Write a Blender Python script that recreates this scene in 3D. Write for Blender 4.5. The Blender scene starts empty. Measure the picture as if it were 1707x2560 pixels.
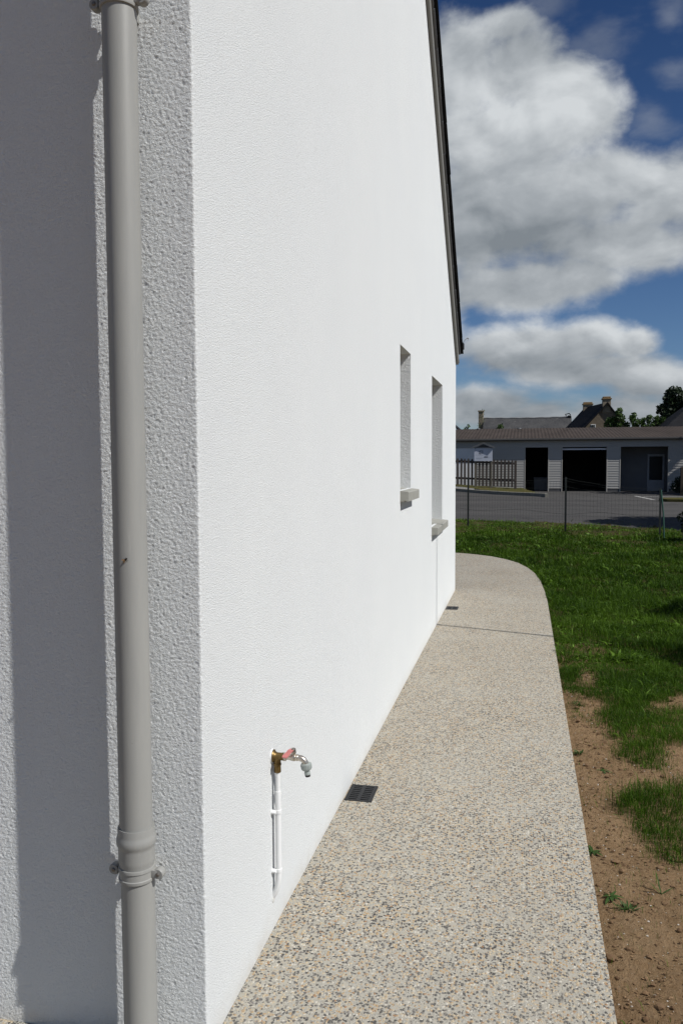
import bpy, bmesh, math, random
import numpy as np
from mathutils import Vector, Matrix
from math import pi, sin, cos, tan, radians, sqrt
random.seed(7)
rng = np.random.default_rng(11)
SC = bpy.context.scene
COL = SC.collection

# ------------------------------------------------------------------ camera
cd = bpy.data.cameras.new('camera')
cam = bpy.data.objects.new('camera', cd)
COL.objects.link(cam)
SC.camera = cam
cd.sensor_fit = 'VERTICAL'
cd.sensor_height = 24.0
cd.lens = 24.0 * 2040 / 2560
cd.clip_start = 0.05
cd.clip_end = 3000
YAW, PITCH, ROLL = 0.22003973, 0.06154762, -0.005
f = Vector((-sin(YAW)*cos(PITCH), cos(YAW)*cos(PITCH), -sin(PITCH)))
r0 = Vector((cos(YAW), sin(YAW), 0))
u0 = r0.cross(f)
rr = r0*cos(ROLL) + u0*sin(ROLL)
uu = u0*cos(ROLL) - r0*sin(ROLL)
cam.matrix_world = Matrix(((rr.x, uu.x, -f.x, 0), (rr.y, uu.y, -f.y, 0), (rr.z, uu.z, -f.z, 1.55), (0, 0, 0, 1)))

# ------------------------------------------------------------------ sun, sky, exposure
SUN_EL, SUN_SIDE = radians(47), radians(17)
sdir = Vector((cos(SUN_EL)*cos(SUN_SIDE), -cos(SUN_EL)*sin(SUN_SIDE), sin(SUN_EL)))
sl = bpy.data.lights.new('sun', 'SUN')
sl.energy = 4.6
sl.angle = radians(0.53)
sl.color = (1.0, 0.982, 0.95)
so = bpy.data.objects.new('sun', sl)
COL.objects.link(so)
so.rotation_euler = sdir.to_track_quat('Z', 'Y').to_euler()
SC.view_settings.view_transform = 'Standard'
SC.view_settings.look = 'None'
SC.view_settings.exposure = 0.0
SC.view_settings.gamma = 1.0
SC.view_settings.use_curve_mapping = False
SC.cycles.max_bounces = 6
SC.cycles.diffuse_bounces = 4

CLOUDS = [(-0.022, 0.4470, 0.075, 0.060, 1), (0.02, 0.4330, 0.070, 0.045, 1), (-0.0757, 0.4557, 0.0554, 0.0645, 1), (-0.0298, 0.3766, 0.1126, 0.0744, 1), (0.0585, 0.3931, 0.0617, 0.0486, 1), (-0.0292, 0.2864, 0.1275, 0.0852, 1), (0.0739, 0.3137, 0.0941, 0.0538, 1), (0.145, 0.2986, 0.0642, 0.0626, 1), (0.1178, 0.247, 0.0881, 0.0391, 1), (-0.0035, 0.2091, 0.1029, 0.0378, 1), (0.0607, 0.2108, 0.0529, 0.0274, 1), (-0.0257, 0.5045, 0.054, 0.0342, 0.75), (0.0233, 0.5132, 0.0385, 0.029, 0.55), (0.086, 0.4747, 0.0422, 0.0287, 0.5), (0.0528, 0.4664, 0.0381, 0.0241, 0.5), (0.1588, 0.4311, 0.0228, 0.0189, 0.45), (0.1553, 0.4926, 0.0182, 0.0282, 0.35), (0.1389, 0.3808, 0.0277, 0.0287, 0.45), (0.0022, 0.1327, 0.0838, 0.0356, 1), (0.0665, 0.1355, 0.0673, 0.0301, 1), (0.1148, 0.1338, 0.0332, 0.0199, 1), (0.0718, 0.1052, 0.1048, 0.0226, 1), (0.1392, 0.0933, 0.0514, 0.0248, 1), (0.1816, 0.0823, 0.0459, 0.0295, 1), (-0.0482, 0.0646, 0.0611, 0.0286, 1), (0.018, 0.0505, 0.0545, 0.0205, 1), (0.1065, 0.0541, 0.1035, 0.0301, 0.95), (-0.106, 0.1886, 0.0417, 0.062, 1)]
SHADES = [(-0.0101, 0.4094, 0.0971, 0.0394, 0.5), (0.0726, 0.4087, 0.0426, 0.029, 0.3), (0.1404, 0.2989, 0.0598, 0.0338, 0.45), (-0.0385, 0.165, 0.0605, 0.0113, 0.6), (0.0269, 0.1648, 0.0684, 0.0111, 0.8), (0.1051, 0.1441, 0.0333, 0.0149, 0.6), (-0.0036, 0.2243, 0.0739, 0.0151, 0.25), (0.0302, 0.317, 0.0437, 0.0247, 0.2), (0.1437, 0.1056, 0.0328, 0.0109, 0.6), (-0.0381, 0.0913, 0.0457, 0.0083, 0.6), (0.0847, 0.2293, 0.057, 0.0247, 0.3), (-0.0497, 0.3282, 0.0651, 0.0302, -0.3), (-0.0492, 0.2421, 0.0999, 0.0305, -0.65), (0.0697, 0.2697, 0.0945, 0.0246, -0.5), (-0.0387, 0.1906, 0.0801, 0.0153, -0.3), (-0.0026, 0.1074, 0.1083, 0.0179, -0.6), (0.0959, 0.1145, 0.0851, 0.0125, -0.35), (0.0624, 0.0726, 0.1148, 0.0111, -0.4), (-0.043, 0.0515, 0.056, 0.0208, -0.45), (0.1211, 0.0413, 0.1211, 0.0226, -0.5), (0.0428, 0.4964, 0.0571, 0.0289, -0.25)]

W = bpy.data.worlds.new('World')
SC.world = W
W.use_nodes = True
wt = W.node_tree
wt.nodes.clear()
N, L = wt.nodes, wt.links


def mnode(op, a, b=None, c=None, clamp=False):
    n = N.new('ShaderNodeMath')
    n.operation = op
    n.use_clamp = clamp
    for i, v in enumerate((a, b, c)):
        if v is None:
            continue
        if isinstance(v, (int, float)):
            n.inputs[i].default_value = v
        else:
            L.new(v, n.inputs[i])
    return n.outputs[0]


def mapr(v, a, b, c=0.0, d=1.0):
    n = N.new('ShaderNodeMapRange')
    n.interpolation_type = 'SMOOTHSTEP'
    L.new(v, n.inputs[0])
    for i, x in enumerate((a, b, c, d)):
        n.inputs[i+1].default_value = x
    return n.outputs[0]


def vnode(op, a, b):
    n = N.new('ShaderNodeVectorMath')
    n.operation = op
    for i, v in enumerate((a, b)):
        if v is None:
            continue
        if isinstance(v, tuple):
            n.inputs[i].default_value = v
        else:
            L.new(v, n.inputs[i])
    return n.outputs['Value'] if op == 'LENGTH' else n.outputs[0]


def wnoise(vec, scale, detail=6, rough=0.55, dist=0.0):
    n = N.new('ShaderNodeTexNoise')
    n.inputs['Scale'].default_value = scale
    n.inputs['Detail'].default_value = detail
    n.inputs['Roughness'].default_value = rough
    n.inputs['Distortion'].default_value = dist
    L.new(vec, n.inputs['Vector'])
    return n.outputs['Fac']


tc = N.new('ShaderNodeTexCoord')
sp = N.new('ShaderNodeSeparateXYZ')
L.new(tc.outputs['Generated'], sp.inputs[0])
X, Y, Z = sp.outputs
ym = mnode('MAXIMUM', Y, 0.12)
U, V = mnode('DIVIDE', X, ym), mnode('DIVIDE', Z, ym)
cb = N.new('ShaderNodeCombineXYZ')
L.new(U, cb.inputs[0]); L.new(V, cb.inputs[1])
P = cb.outputs[0]
# cloud noise stretched sideways; flatter towards the horizon
cb2 = N.new('ShaderNodeCombineXYZ')
L.new(U, cb2.inputs[0]); L.new(mnode('POWER', mnode('ADD', mnode('MAXIMUM', V, 0.0), 0.02), 0.72), cb2.inputs[1])
Q = vnode('MULTIPLY', cb2.outputs[0], (1.0, 1.35, 1.0))
n1 = wnoise(Q, 11.0, 7, 0.52, 0.25)
n2 = wnoise(vnode('ADD', Q, (0.012, 0.020, 0.0)), 11.0, 7, 0.52, 0.25)
n3 = wnoise(vnode('ADD', Q, (3.1, 1.7, 0.4)), 5.5, 4, 0.55)
nf = wnoise(vnode('ADD', Q, (7.1, 2.7, 0.4)), 45.0, 6, 0.6)
F = None
for (u, v, a, b, s) in [c for c in CLOUDS if c[4] > 0.7]:
    q = vnode('MULTIPLY', vnode('SUBTRACT', P, (u, v, 0)), (1/a, 1/b, 0))
    d = mnode('MULTIPLY_ADD', vnode('LENGTH', q, None), -1.0, 1.12 if s == 1 else 0.6*s + 0.32)
    if F is None:
        F = d
    else:
        n = N.new('ShaderNodeMath'); n.operation = 'SMOOTH_MAX'
        L.new(F, n.inputs[0]); L.new(d, n.inputs[1]); n.inputs[2].default_value = 0.25
        F = n.outputs[0]
S = None
for (u, v, a, b, s) in SHADES:
    q = vnode('MULTIPLY', vnode('SUBTRACT', P, (u, v, 0)), (0.62/a, 0.62/b, 0))
    d = vnode('LENGTH', q, None)
    g = mnode('MULTIPLY', mnode('EXPONENT', mnode('MULTIPLY', mnode('MULTIPLY', d, d), -1.6)), s)
    S = g if S is None else mnode('ADD', S, g)
dens = mnode('ADD', mnode('ADD', F, mnode('MULTIPLY', mnode('SUBTRACT', n1, 0.5), 1.35)), mnode('MULTIPLY', mnode('SUBTRACT', nf, 0.5), 0.34))
alpha_f = mapr(dens, -0.12, 0.55)
# thin wisps at the edges of the big cloud
nw = wnoise(vnode('MULTIPLY', vnode('ADD', P, (1.3, 5.0, 0)), (1.0, 1.6, 1)), 14.0, 6, 0.55, 0.1)
G = None
for (u, v, a, b, s) in [c for c in CLOUDS if c[4] <= 0.7]:
    q = vnode('MULTIPLY', vnode('SUBTRACT', P, (u, v, 0)), (1/a/1.5, 1/b/1.5, 0))
    d = mnode('MULTIPLY_ADD', vnode('LENGTH', q, None), -1.0, 1.0)
    G = d if G is None else mnode('MAXIMUM', G, d)
alpha_w = mnode('MULTIPLY', mapr(mnode('ADD', G, mnode('MULTIPLY', mnode('SUBTRACT', nw, 0.5), 2.6)), 0.1, 1.4), 0.26)
alpha_f = mnode('MAXIMUM', alpha_f, alpha_w)
# the rest of the sky dome: broken cumulus
m3 = N.new('ShaderNodeMapping')
m3.inputs['Scale'].default_value = (1, 1, 2.2)
L.new(tc.outputs['Generated'], m3.inputs[0])
ng = wnoise(m3.outputs[0], 3.2, 8, 0.58, 0.2)
alpha_g = mapr(ng, 0.50, 0.66)
wside = mnode('MAXIMUM', mapr(mnode('ABSOLUTE', mnode('SUBTRACT', U, 0.03)), 0.25, 0.45), mnode('MAXIMUM', mapr(V, 0.58, 0.8), mapr(Y, 0.4, 0.2)))
al = N.new('ShaderNodeMix')
L.new(wside, al.inputs[0]); L.new(alpha_f, al.inputs[2]); L.new(alpha_g, al.inputs[3])
alpha = mnode('MULTIPLY', al.outputs[0], mapr(Z, -0.02, 0.02))
shade = mnode('ADD', mnode('MULTIPLY', mnode('SUBTRACT', n1, n2), 1.35), mnode('MULTIPLY', mnode('SUBTRACT', n3, 0.5), 0.55))
shade = mnode('ADD', mnode('ADD', shade, 0.56), mnode('MULTIPLY', S, 0.60))
shade = mnode('MINIMUM', mnode('MAXIMUM', shade, 0.0), 1.0)
ramp = N.new('ShaderNodeValToRGB')
L.new(shade, ramp.inputs[0])
e = ramp.color_ramp.elements
KC = 10.0
e[0].position = 0.0; e[0].color = (0.200*KC, 0.226*KC, 0.252*KC, 1)
e[1].position = 1.0; e[1].color = (0.590*KC, 0.618*KC, 0.638*KC, 1)
m_ = e.new(0.5); m_.color = (0.358*KC, 0.386*KC, 0.412*KC, 1)
sky = N.new('ShaderNodeTexSky')
sky.sky_type = 'NISHITA'
sky.sun_disc = False
sky.sun_elevation = SUN_EL
sky.sun_rotation = math.atan2(sdir.x, sdir.y)
sky.altitude = 100
sky.air_density = 1.0
sky.dust_density = 0.3
sky.ozone_density = 2.5
trp = N.new('ShaderNodeValToRGB')      # polarised, deeper blue higher up
L.new(Z, trp.inputs[0])
te = trp.color_ramp.elements
te[0].position = 0.03; te[0].color = (0.385, 0.485, 0.63, 1)
te[1].position = 0.48; te[1].color = (0.165, 0.262, 0.41, 1)
tint = N.new('ShaderNodeMix'); tint.data_type = 'RGBA'; tint.blend_type = 'MULTIPLY'
tint.inputs[0].default_value = 1.0
L.new(sky.outputs[0], tint.inputs[6]); L.new(trp.outputs[0], tint.inputs[7])
mx = N.new('ShaderNodeMix'); mx.data_type = 'RGBA'
L.new(alpha, mx.inputs[0]); L.new(tint.outputs[2], mx.inputs[6]); L.new(ramp.outputs[0], mx.inputs[7])
bg = N.new('ShaderNodeBackground')
bg.inputs['Strength'].default_value = 0.108
L.new(mx.outputs[2], bg.inputs[0])
wo = N.new('ShaderNodeOutputWorld')
L.new(bg.outputs[0], wo.inputs[0])
W.cycles.sampling_method = 'MANUAL'
W.cycles.sample_map_resolution = 512


# ------------------------------------------------------------------ helpers: objects
def link(name, me, mat=None, parent=None):
    o = bpy.data.objects.new(name, me)
    COL.objects.link(o)
    if mat is not None and me is not None:
        for m in (mat if isinstance(mat, (list, tuple)) else [mat]):
            me.materials.append(m)
    if parent is not None:
        o.parent = parent
        o.matrix_parent_inverse = Matrix.Identity(4)
    return o


def thing(name, label, cat, loc=(0, 0, 0), group=None):
    o = link(name, None)
    o.location = loc
    o.empty_display_size = 0.1
    return tag(o, label, cat, group)


def tag(o, label, cat, group=None, kind=None):
    o['label'] = label
    o['category'] = cat
    if group:
        o['group'] = group
    if kind:
        o['kind'] = kind
    return o


def struct(o, label=None, cat=None):
    o['kind'] = 'structure'
    if label:
        o['label'] = label
    if cat:
        o['category'] = cat
    return o


class MB:
    """collects shapes in world metres, then becomes ONE mesh object"""
    def __init__(s):
        s.v, s.f = [], []

    def add(s, vs, fs):
        b = len(s.v)
        s.v += [tuple(v) for v in vs]
        s.f += [tuple(i+b for i in q) for q in fs]

    def box(s, x0, x1, y0, y1, z0, z1, bev=0.0, M=None):
        if bev <= 0:
            vs = [(x, y, z) for z in (z0, z1) for y in (y0, y1) for x in (x0, x1)]
            fs = [(0, 2, 3, 1), (4, 5, 7, 6), (0, 1, 5, 4), (2, 6, 7, 3), (0, 4, 6, 2), (1, 3, 7, 5)]
        else:
            bm = bmesh.new()
            bmesh.ops.create_cube(bm, size=1.0, matrix=Matrix.Translation(((x0+x1)/2, (y0+y1)/2, (z0+z1)/2)) @ Matrix.Diagonal((x1-x0, y1-y0, z1-z0, 1)))
            bmesh.ops.bevel(bm, geom=bm.edges[:], offset=bev, segments=2, affect='EDGES', profile=0.6)
            vs = [v.co[:] for v in bm.verts]
            fs = [[v.index for v in q.verts] for q in bm.faces]
            bm.free()
        if M is not None:
            vs = [(M @ Vector(v))[:] for v in vs]
        s.add(vs, fs)

    def tube(s, pts, rad, n=16, cap=True):
        pts = [Vector(p) for p in pts]
        if not isinstance(rad, (list, tuple)):
            rad = [rad]*len(pts)
        vs, fs = [], []
        prev = None
        for i, p in enumerate(pts):
            t = (pts[min(i+1, len(pts)-1)] - pts[max(i-1, 0)]).normalized()
            if prev is None:
                a = Vector((0, 0, 1)) if abs(t.z) < 0.9 else Vector((1, 0, 0))
                x = t.cross(a).normalized()
            else:
                x = (prev - t*prev.dot(t)).normalized()
            prev = x
            y = t.cross(x)
            for k in range(n):
                a = 2*pi*k/n
                vs.append(p + (x*cos(a) + y*sin(a))*rad[i])
        for i in range(len(pts)-1):
            for k in range(n):
                fs.append((i*n+k, i*n+(k+1) % n, (i+1)*n+(k+1) % n, (i+1)*n+k))
        if cap:
            fs.append(tuple(range(n))[::-1])
            fs.append(tuple((len(pts)-1)*n+k for k in range(n)))
        s.add(vs, fs)

    def lathe(s, prof, base, axis, n=32, cap=True):
        """prof: (radius, distance along axis)"""
        ax = Vector(axis).normalized()
        s_pts = [Vector(base) + ax*d for _, d in prof]
        a = Vector((0, 0, 1)) if abs(ax.z) < 0.9 else Vector((1, 0, 0))
        x = ax.cross(a).normalized(); y = ax.cross(x)
        vs, fs = [], []
        for (r, _), p in zip(prof, s_pts):
            for k in range(n):
                t = 2*pi*k/n
                vs.append(p + (x*cos(t)+y*sin(t))*r)
        for i in range(len(prof)-1):
            for k in range(n):
                fs.append((i*n+k, i*n+(k+1) % n, (i+1)*n+(k+1) % n, (i+1)*n+k))
        if cap:
            fs.append(tuple(range(n))[::-1])
            fs.append(tuple((len(prof)-1)*n+k for k in range(n)))
        s.add(vs, fs)

    def prism(s, poly, a, b, axis='x'):
        n = len(poly)
        def pt(p, t):
            return {'x': (t, p[0], p[1]), 'y': (p[0], t, p[1]), 'z': (p[0], p[1], t)}[axis]
        vs = [pt(p, a) for p in poly] + [pt(p, b) for p in poly]
        fs = [tuple(range(n))[::-1], tuple(range(n, 2*n))]
        fs += [(i, (i+1) % n, n+(i+1) % n, n+i) for i in range(n)]
        s.add(vs, fs)

    def build(s, name, mat, parent=None, smooth=None):
        o = None
        off = Vector((0, 0, 0))
        if parent is not None:
            p = parent
            while p is not None:
                off += Vector(p.location); p = p.parent
        me = bpy.data.meshes.new(name)
        me.from_pydata([(v[0]-off.x, v[1]-off.y, v[2]-off.z) for v in s.v], [], s.f)
        bm = bmesh.new(); bm.from_mesh(me)
        bmesh.ops.recalc_face_normals(bm, faces=bm.faces[:])
        bm.to_mesh(me); bm.free()
        if smooth:
            me.polygons.foreach_set('use_smooth', [True]*len(me.polygons))
            me.set_sharp_from_angle(angle=radians(smooth))
        me.update()
        return link(name, me, mat, parent)


def np_mesh(name, V, Fq, Ft=None, mat=None, parent=None, attr=None, smooth=False):
    """big meshes: V (n,3), quads (m,4), tris (k,3), attr per-vertex float dict"""
    me = bpy.data.meshes.new(name)
    nq = 0 if Fq is None else len(Fq)
    nt = 0 if Ft is None else len(Ft)
    me.vertices.add(len(V)); me.vertices.foreach_set('co', np.asarray(V, np.float32).ravel())
    loops = np.concatenate(([np.asarray(Fq).ravel()] if nq else []) + ([np.asarray(Ft).ravel()] if nt else []))
    me.loops.add(len(loops)); me.loops.foreach_set('vertex_index', loops.astype(np.int32))
    starts = np.concatenate([np.arange(nq)*4, nq*4 + np.arange(nt)*3]).astype(np.int32)
    me.polygons.add(nq+nt); me.polygons.foreach_set('loop_start', starts)
    me.polygons.foreach_set('use_smooth', np.full(nq+nt, smooth))
    me.update(calc_edges=True)
    for k, a in (attr or {}).items():
        at = me.attributes.new(k, 'FLOAT', 'POINT')
        at.data.foreach_set('value', np.asarray(a, np.float32))
    return link(name, me, mat, parent)


# ------------------------------------------------------------------ helpers: numpy noise
def _hash(ix, iy, seed):
    h = (ix.astype(np.int64)*374761393 + iy.astype(np.int64)*668265263 + seed*974634777) & 0xffffffff
    h = ((h ^ (h >> 13))*1274126177) & 0xffffffff
    h = h ^ (h >> 16)
    return (h & 0xffff)/65535.0*2*pi


def gnoise(x, y, seed=0):
    ix, iy = np.floor(x), np.floor(y)
    fx, fy = x-ix, y-iy
    sx = fx*fx*fx*(fx*(fx*6-15)+10); sy = fy*fy*fy*(fy*(fy*6-15)+10)
    def g(dx, dy):
        a = _hash(ix+dx, iy+dy, seed)
        return np.cos(a)*(fx-dx) + np.sin(a)*(fy-dy)
    a = g(0, 0)*(1-sx)+g(1, 0)*sx
    b = g(0, 1)*(1-sx)+g(1, 1)*sx
    return (a*(1-sy)+b*sy)*1.5


def fbm(x, y, octs=4, seed=0, gain=0.5):
    s = 0; a = 1.0
    for i in range(octs):
        s = s + a*gnoise(x*2**i, y*2**i, seed+i*17); a *= gain
    return s


def inpoly(px, py, poly):
    c = np.zeros(px.shape, bool)
    n = len(poly)
    for i in range(n):
        x1, y1 = poly[i]; x2, y2 = poly[(i+1) % n]
        if y1 == y2:
            continue
        k = ((y1 > py) != (y2 > py)) & (px < (x2-x1)*(py-y1)/(y2-y1)+x1)
        c ^= k
    return c


# ------------------------------------------------------------------ helpers: materials
class NT:
    def __init__(s, name):
        s.m = bpy.data.materials.new(name)
        s.m.use_nodes = True
        s.t = s.m.node_tree
        s.t.nodes.clear()
        s.out = s.t.nodes.new('ShaderNodeOutputMaterial')
        s.b = s.t.nodes.new('ShaderNodeBsdfPrincipled')
        s.t.links.new(s.b.outputs[0], s.out.inputs[0])
        s.tc = s.t.nodes.new('ShaderNodeTexCoord').outputs['Object']

    def n(s, typ, **kw):
        n = s.t.nodes.new(typ)
        for k, v in kw.items():
            setattr(n, k, v)
        return n

    def set(s, sock, v):
        if hasattr(v, 'is_linked') or hasattr(v, 'links'):
            s.t.links.new(v, sock)
        else:
            sock.default_value = v

    def vec(s, scale=(1, 1, 1), loc=(0, 0, 0), src=None):
        m = s.n('ShaderNodeMapping')
        s.t.links.new(src or s.tc, m.inputs[0])
        m.inputs['Scale'].default_value = scale
        m.inputs['Location'].default_value = loc
        return m.outputs[0]

    def noise(s, scale, detail=4, rough=0.55, vec=None, out='Fac', dist=0):
        n = s.n('ShaderNodeTexNoise')
        s.t.links.new(vec or s.tc, n.inputs['Vector'])
        n.inputs['Scale'].default_value = scale
        n.inputs['Detail'].default_value = detail
        n.inputs['Roughness'].default_value = rough
        n.inputs['Distortion'].default_value = dist
        return n.outputs[out]

    def voro(s, scale, vec=None, feature='F1', rand=1.0):
        n = s.n('ShaderNodeTexVoronoi', feature=feature)
        s.t.links.new(vec or s.tc, n.inputs['Vector'])
        n.inputs['Scale'].default_value = scale
        n.inputs['Randomness'].default_value = rand
        return n

    def math(s, op, a, b=0.0, clamp=False):
        n = s.n('ShaderNodeMath', operation=op, use_clamp=clamp)
        s.set(n.inputs[0], a); s.set(n.inputs[1], b)
        return n.outputs[0]

    def ramp(s, fac, stops, interp='LINEAR'):
        n = s.n('ShaderNodeValToRGB')
        s.t.links.new(fac, n.inputs[0])
        r = n.color_ramp; r.interpolation = interp
        while len(r.elements) < len(stops):
            r.elements.new(0.5)
        for el, (p, c) in zip(r.elements, stops):
            el.position = p
            el.color = (c, c, c, 1) if isinstance(c, (int, float)) else (*c, 1)
        return n.outputs[0]

    def mix(s, fac, a, b, mode='MIX'):
        n = s.n('ShaderNodeMix', data_type='RGBA', blend_type=mode)
        s.set(n.inputs[0], fac)
        for i, v in ((6, a), (7, b)):
            if isinstance(v, tuple):
                n.inputs[i].default_value = (*v, 1)
            else:
                s.t.links.new(v, n.inputs[i])
        return n.outputs[2]

    def bump(s, h, dist, strength=1.0, normal=None):
        n = s.n('ShaderNodeBump')
        s.t.links.new(h, n.inputs['Height'])
        n.inputs['Distance'].default_value = dist
        n.inputs['Strength'].default_value = strength
        if normal is not None:
            s.t.links.new(normal, n.inputs['Normal'])
        return n.outputs[0]

    def done(s, col, rough=0.6, normal=None, metal=0.0, spec=0.4):
        if isinstance(col, tuple):
            s.b.inputs['Base Color'].default_value = (*col, 1)
        else:
            s.t.links.new(col, s.b.inputs['Base Color'])
        s.set(s.b.inputs['Roughness'], rough)
        s.b.inputs['Metallic'].default_value = metal
        s.b.inputs['Specular IOR Level'].default_value = spec
        if normal is not None:
            s.t.links.new(normal, s.b.inputs['Normal'])
        return s.m


def simple(name, col, rough=0.6, var=0.12, scale=8.0, bump=0.0, bscale=60, metal=0.0, spec=0.4, stretch=(1, 1, 1)):
    k = NT(name)
    v = k.vec(stretch)
    nz = k.noise(scale, 5, 0.6, v)
    c = k.mix(k.ramp(nz, [(0.25, 0.0), (0.75, 1.0)]), tuple(x*(1-var) for x in col), tuple(min(1, x*(1+var)) for x in col))
    nm = k.bump(k.noise(bscale, 4, 0.6, v), bump) if bump else None
    return k.done(c, rough, nm, metal, spec)


M = {}


def mk_stucco(name, big, small, sc=230):
    k = NT(name)
    nz = k.noise(1.3, 4, 0.6)
    streak = k.noise(1.0, 4, 0.6, k.vec((2.2, 2.2, 0.35)))
    c = k.mix(k.ramp(nz, [(0.3, 0.0), (0.7, 1.0)]), (0.762, 0.778, 0.772), (0.785, 0.800, 0.788))
    c = k.mix(k.ramp(streak, [(0.4, 0.0), (0.8, 0.10)]), c, (0.70, 0.70, 0.69))
    sz = k.n('ShaderNodeSeparateXYZ'); k.t.links.new(k.vec(loc=(0, 0, 0)), sz.inputs[0])
    zz_ = k.math('ADD', sz.outputs[2], k.math('MULTIPLY', k.math('SUBTRACT', k.noise(14, 5, 0.65), 0.5), 0.11))
    c = k.mix(k.ramp(zz_, [(0.0, 0.30), (0.035, 0.10), (0.09, 0.0)]), c, (0.50, 0.43, 0.32))
    h1 = k.noise(sc, 4, 0.7, dist=0.3)
    h2 = k.noise(430, 2, 0.6)
    nm = k.bump(h1, big)
    nm = k.bump(h2, small, normal=nm)
    return k.done(c, 0.92, nm, spec=0.15)


M['stucco'] = mk_stucco('white_render', 0.0046, 0.0012)
M['stucco_relief'] = mk_stucco('white_render_relief', 0.0038, 0.0016, 205)
M['stucco_jamb'] = mk_stucco('white_render_jamb', 0.012, 0.001, 62)


def mk_aggregate():
    k = NT('washed_aggregate')
    warp = k.noise(105, 3, 0.6, out='Color')
    wv = k.n('ShaderNodeVectorMath', operation='MULTIPLY_ADD')
    k.t.links.new(warp, wv.inputs[0]); wv.inputs[1].default_value = (0.013, 0.013, 0.013); k.t.links.new(k.tc, wv.inputs[2])
    vv = wv.outputs[0]
    a = k.voro(112, vv)
    sep = k.n('ShaderNodeSeparateColor'); k.t.links.new(a.outputs['Color'], sep.inputs[0])
    csel = k.math('ADD', sep.outputs[0], k.math('MULTIPLY', k.math('SUBTRACT', k.noise(9, 4, 0.6), 0.5), 0.42), True)
    chip = k.ramp(csel, [(0.0, (0.050, 0.048, 0.047)), (0.20, (0.095, 0.090, 0.085)), (0.31, (0.42, 0.285, 0.15)), (0.44, (0.50, 0.405, 0.27)), (0.57, (0.32, 0.17, 0.075)), (0.60, (0.37, 0.35, 0.30)), (0.80, (0.56, 0.52, 0.44)), (0.88, (0.16, 0.145, 0.13))], 'CONSTANT')
    b = k.voro(330, vv)
    sb = k.n('ShaderNodeSeparateColor'); k.t.links.new(b.outputs['Color'], sb.inputs[0])
    grit = k.ramp(sb.outputs[0], [(0.0, (0.10, 0.095, 0.09)), (0.15, (0.365, 0.345, 0.295)), (0.7, (0.40, 0.375, 0.315)), (0.9, (0.39, 0.285, 0.175))], 'CONSTANT')
    grit = k.mix(0.5, grit, (0.37, 0.342, 0.280))
    mask = k.math('MULTIPLY', 1.0, k.math('MULTIPLY', k.ramp(a.outputs['Distance'], [(0.50, 1.0), (0.58, 0.0)]), k.ramp(sep.outputs[1], [(0.0, 1.0), (0.95, 0.0)], 'CONSTANT')))
    c = k.mix(mask, grit, chip)
    big = k.noise(1.7, 5, 0.6)
    c = k.mix(k.ramp(big, [(0.35, 0.0), (0.72, 0.35)]), c, (0.415, 0.395, 0.34))
    dirt = k.noise(0.6, 4, 0.6, k.vec((3, 1, 1)))
    c = k.mix(k.ramp(dirt, [(0.45, 0.0), (0.75, 0.22)]), c, (0.28, 0.235, 0.175))
    h = k.math('ADD', k.math('MULTIPLY', k.ramp(a.outputs['Distance'], [(0.0, 1.0), (0.55, 0.0)]), mask), k.math('MULTIPLY', k.noise(300, 3), 0.5))
    nm = k.bump(h, 0.0022)
    return k.done(c, 0.85, nm, spec=0.25)


M['aggregate'] = mk_aggregate()


def mk_soil():
    k = NT('garden_soil')
    n1 = k.noise(3.2, 6, 0.62); n2 = k.noise(55, 5, 0.65)
    c = k.mix(k.ramp(n1, [(0.3, 0.0), (0.7, 1.0)]), (0.205, 0.126, 0.062), (0.345, 0.228, 0.126))
    c = k.mix(k.ramp(n2, [(0.35, 0.0), (0.72, 0.75)]), c, (0.36, 0.25, 0.15))
    sp_ = k.voro(90)
    c = k.mix(k.math('MULTIPLY', k.ramp(sp_.outputs['Distance'], [(0.12, 1.0), (0.2, 0.0)]), k.ramp(k.noise(20), [(0.52, 0.0), (0.6, 0.7)])), c, (0.30, 0.26, 0.21))
    # lawn floor further out: roots and old thatch between the blades
    sepx = k.n('ShaderNodeSeparateXYZ'); k.t.links.new(k.tc, sepx.inputs[0])
    far = k.n('ShaderNodeMapRange'); k.t.links.new(sepx.outputs[1], far.inputs[0])
    far.inputs[1].default_value = 5.4; far.inputs[2].default_value = 8.0
    th = k.ramp(k.noise(9, 5, 0.65), [(0.3, (0.018, 0.030, 0.006)), (0.62, (0.016, 0.030, 0.005)), (0.8, (0.07, 0.052, 0.022))])
    c = k.mix(k.math('MULTIPLY', far.outputs[0], 0.8), c, th)
    nm = k.bump(k.noise(38, 8, 0.72), 0.042)
    return k.done(c, 0.97, nm, spec=0.02)


M['soil'] = mk_soil()


def mk_asphalt():
    k = NT('asphalt')
    n1 = k.noise(0.5, 6, 0.62, k.vec((0.16, 1, 1))); n2 = k.noise(45, 4, 0.7)
    c = k.mix(k.ramp(n1, [(0.3, 0.0), (0.7, 1.0)]), (0.042, 0.0405, 0.040), (0.082, 0.078, 0.074))
    c = k.mix(k.ramp(n2, [(0.4, 0.0), (0.8, 0.6)]), c, (0.13, 0.125, 0.12))
    st = k.noise(0.9, 6, 0.65, k.vec((1, 0.35, 1), (3, 0, 0)))
    c = k.mix(k.ramp(st, [(0.56, 0.0), (0.66, 0.5)]), c, (0.045, 0.044, 0.044))
    return k.done(c, 0.95, k.bump(n2, 0.004), spec=0.06)


M['asphalt'] = mk_asphalt()


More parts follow.
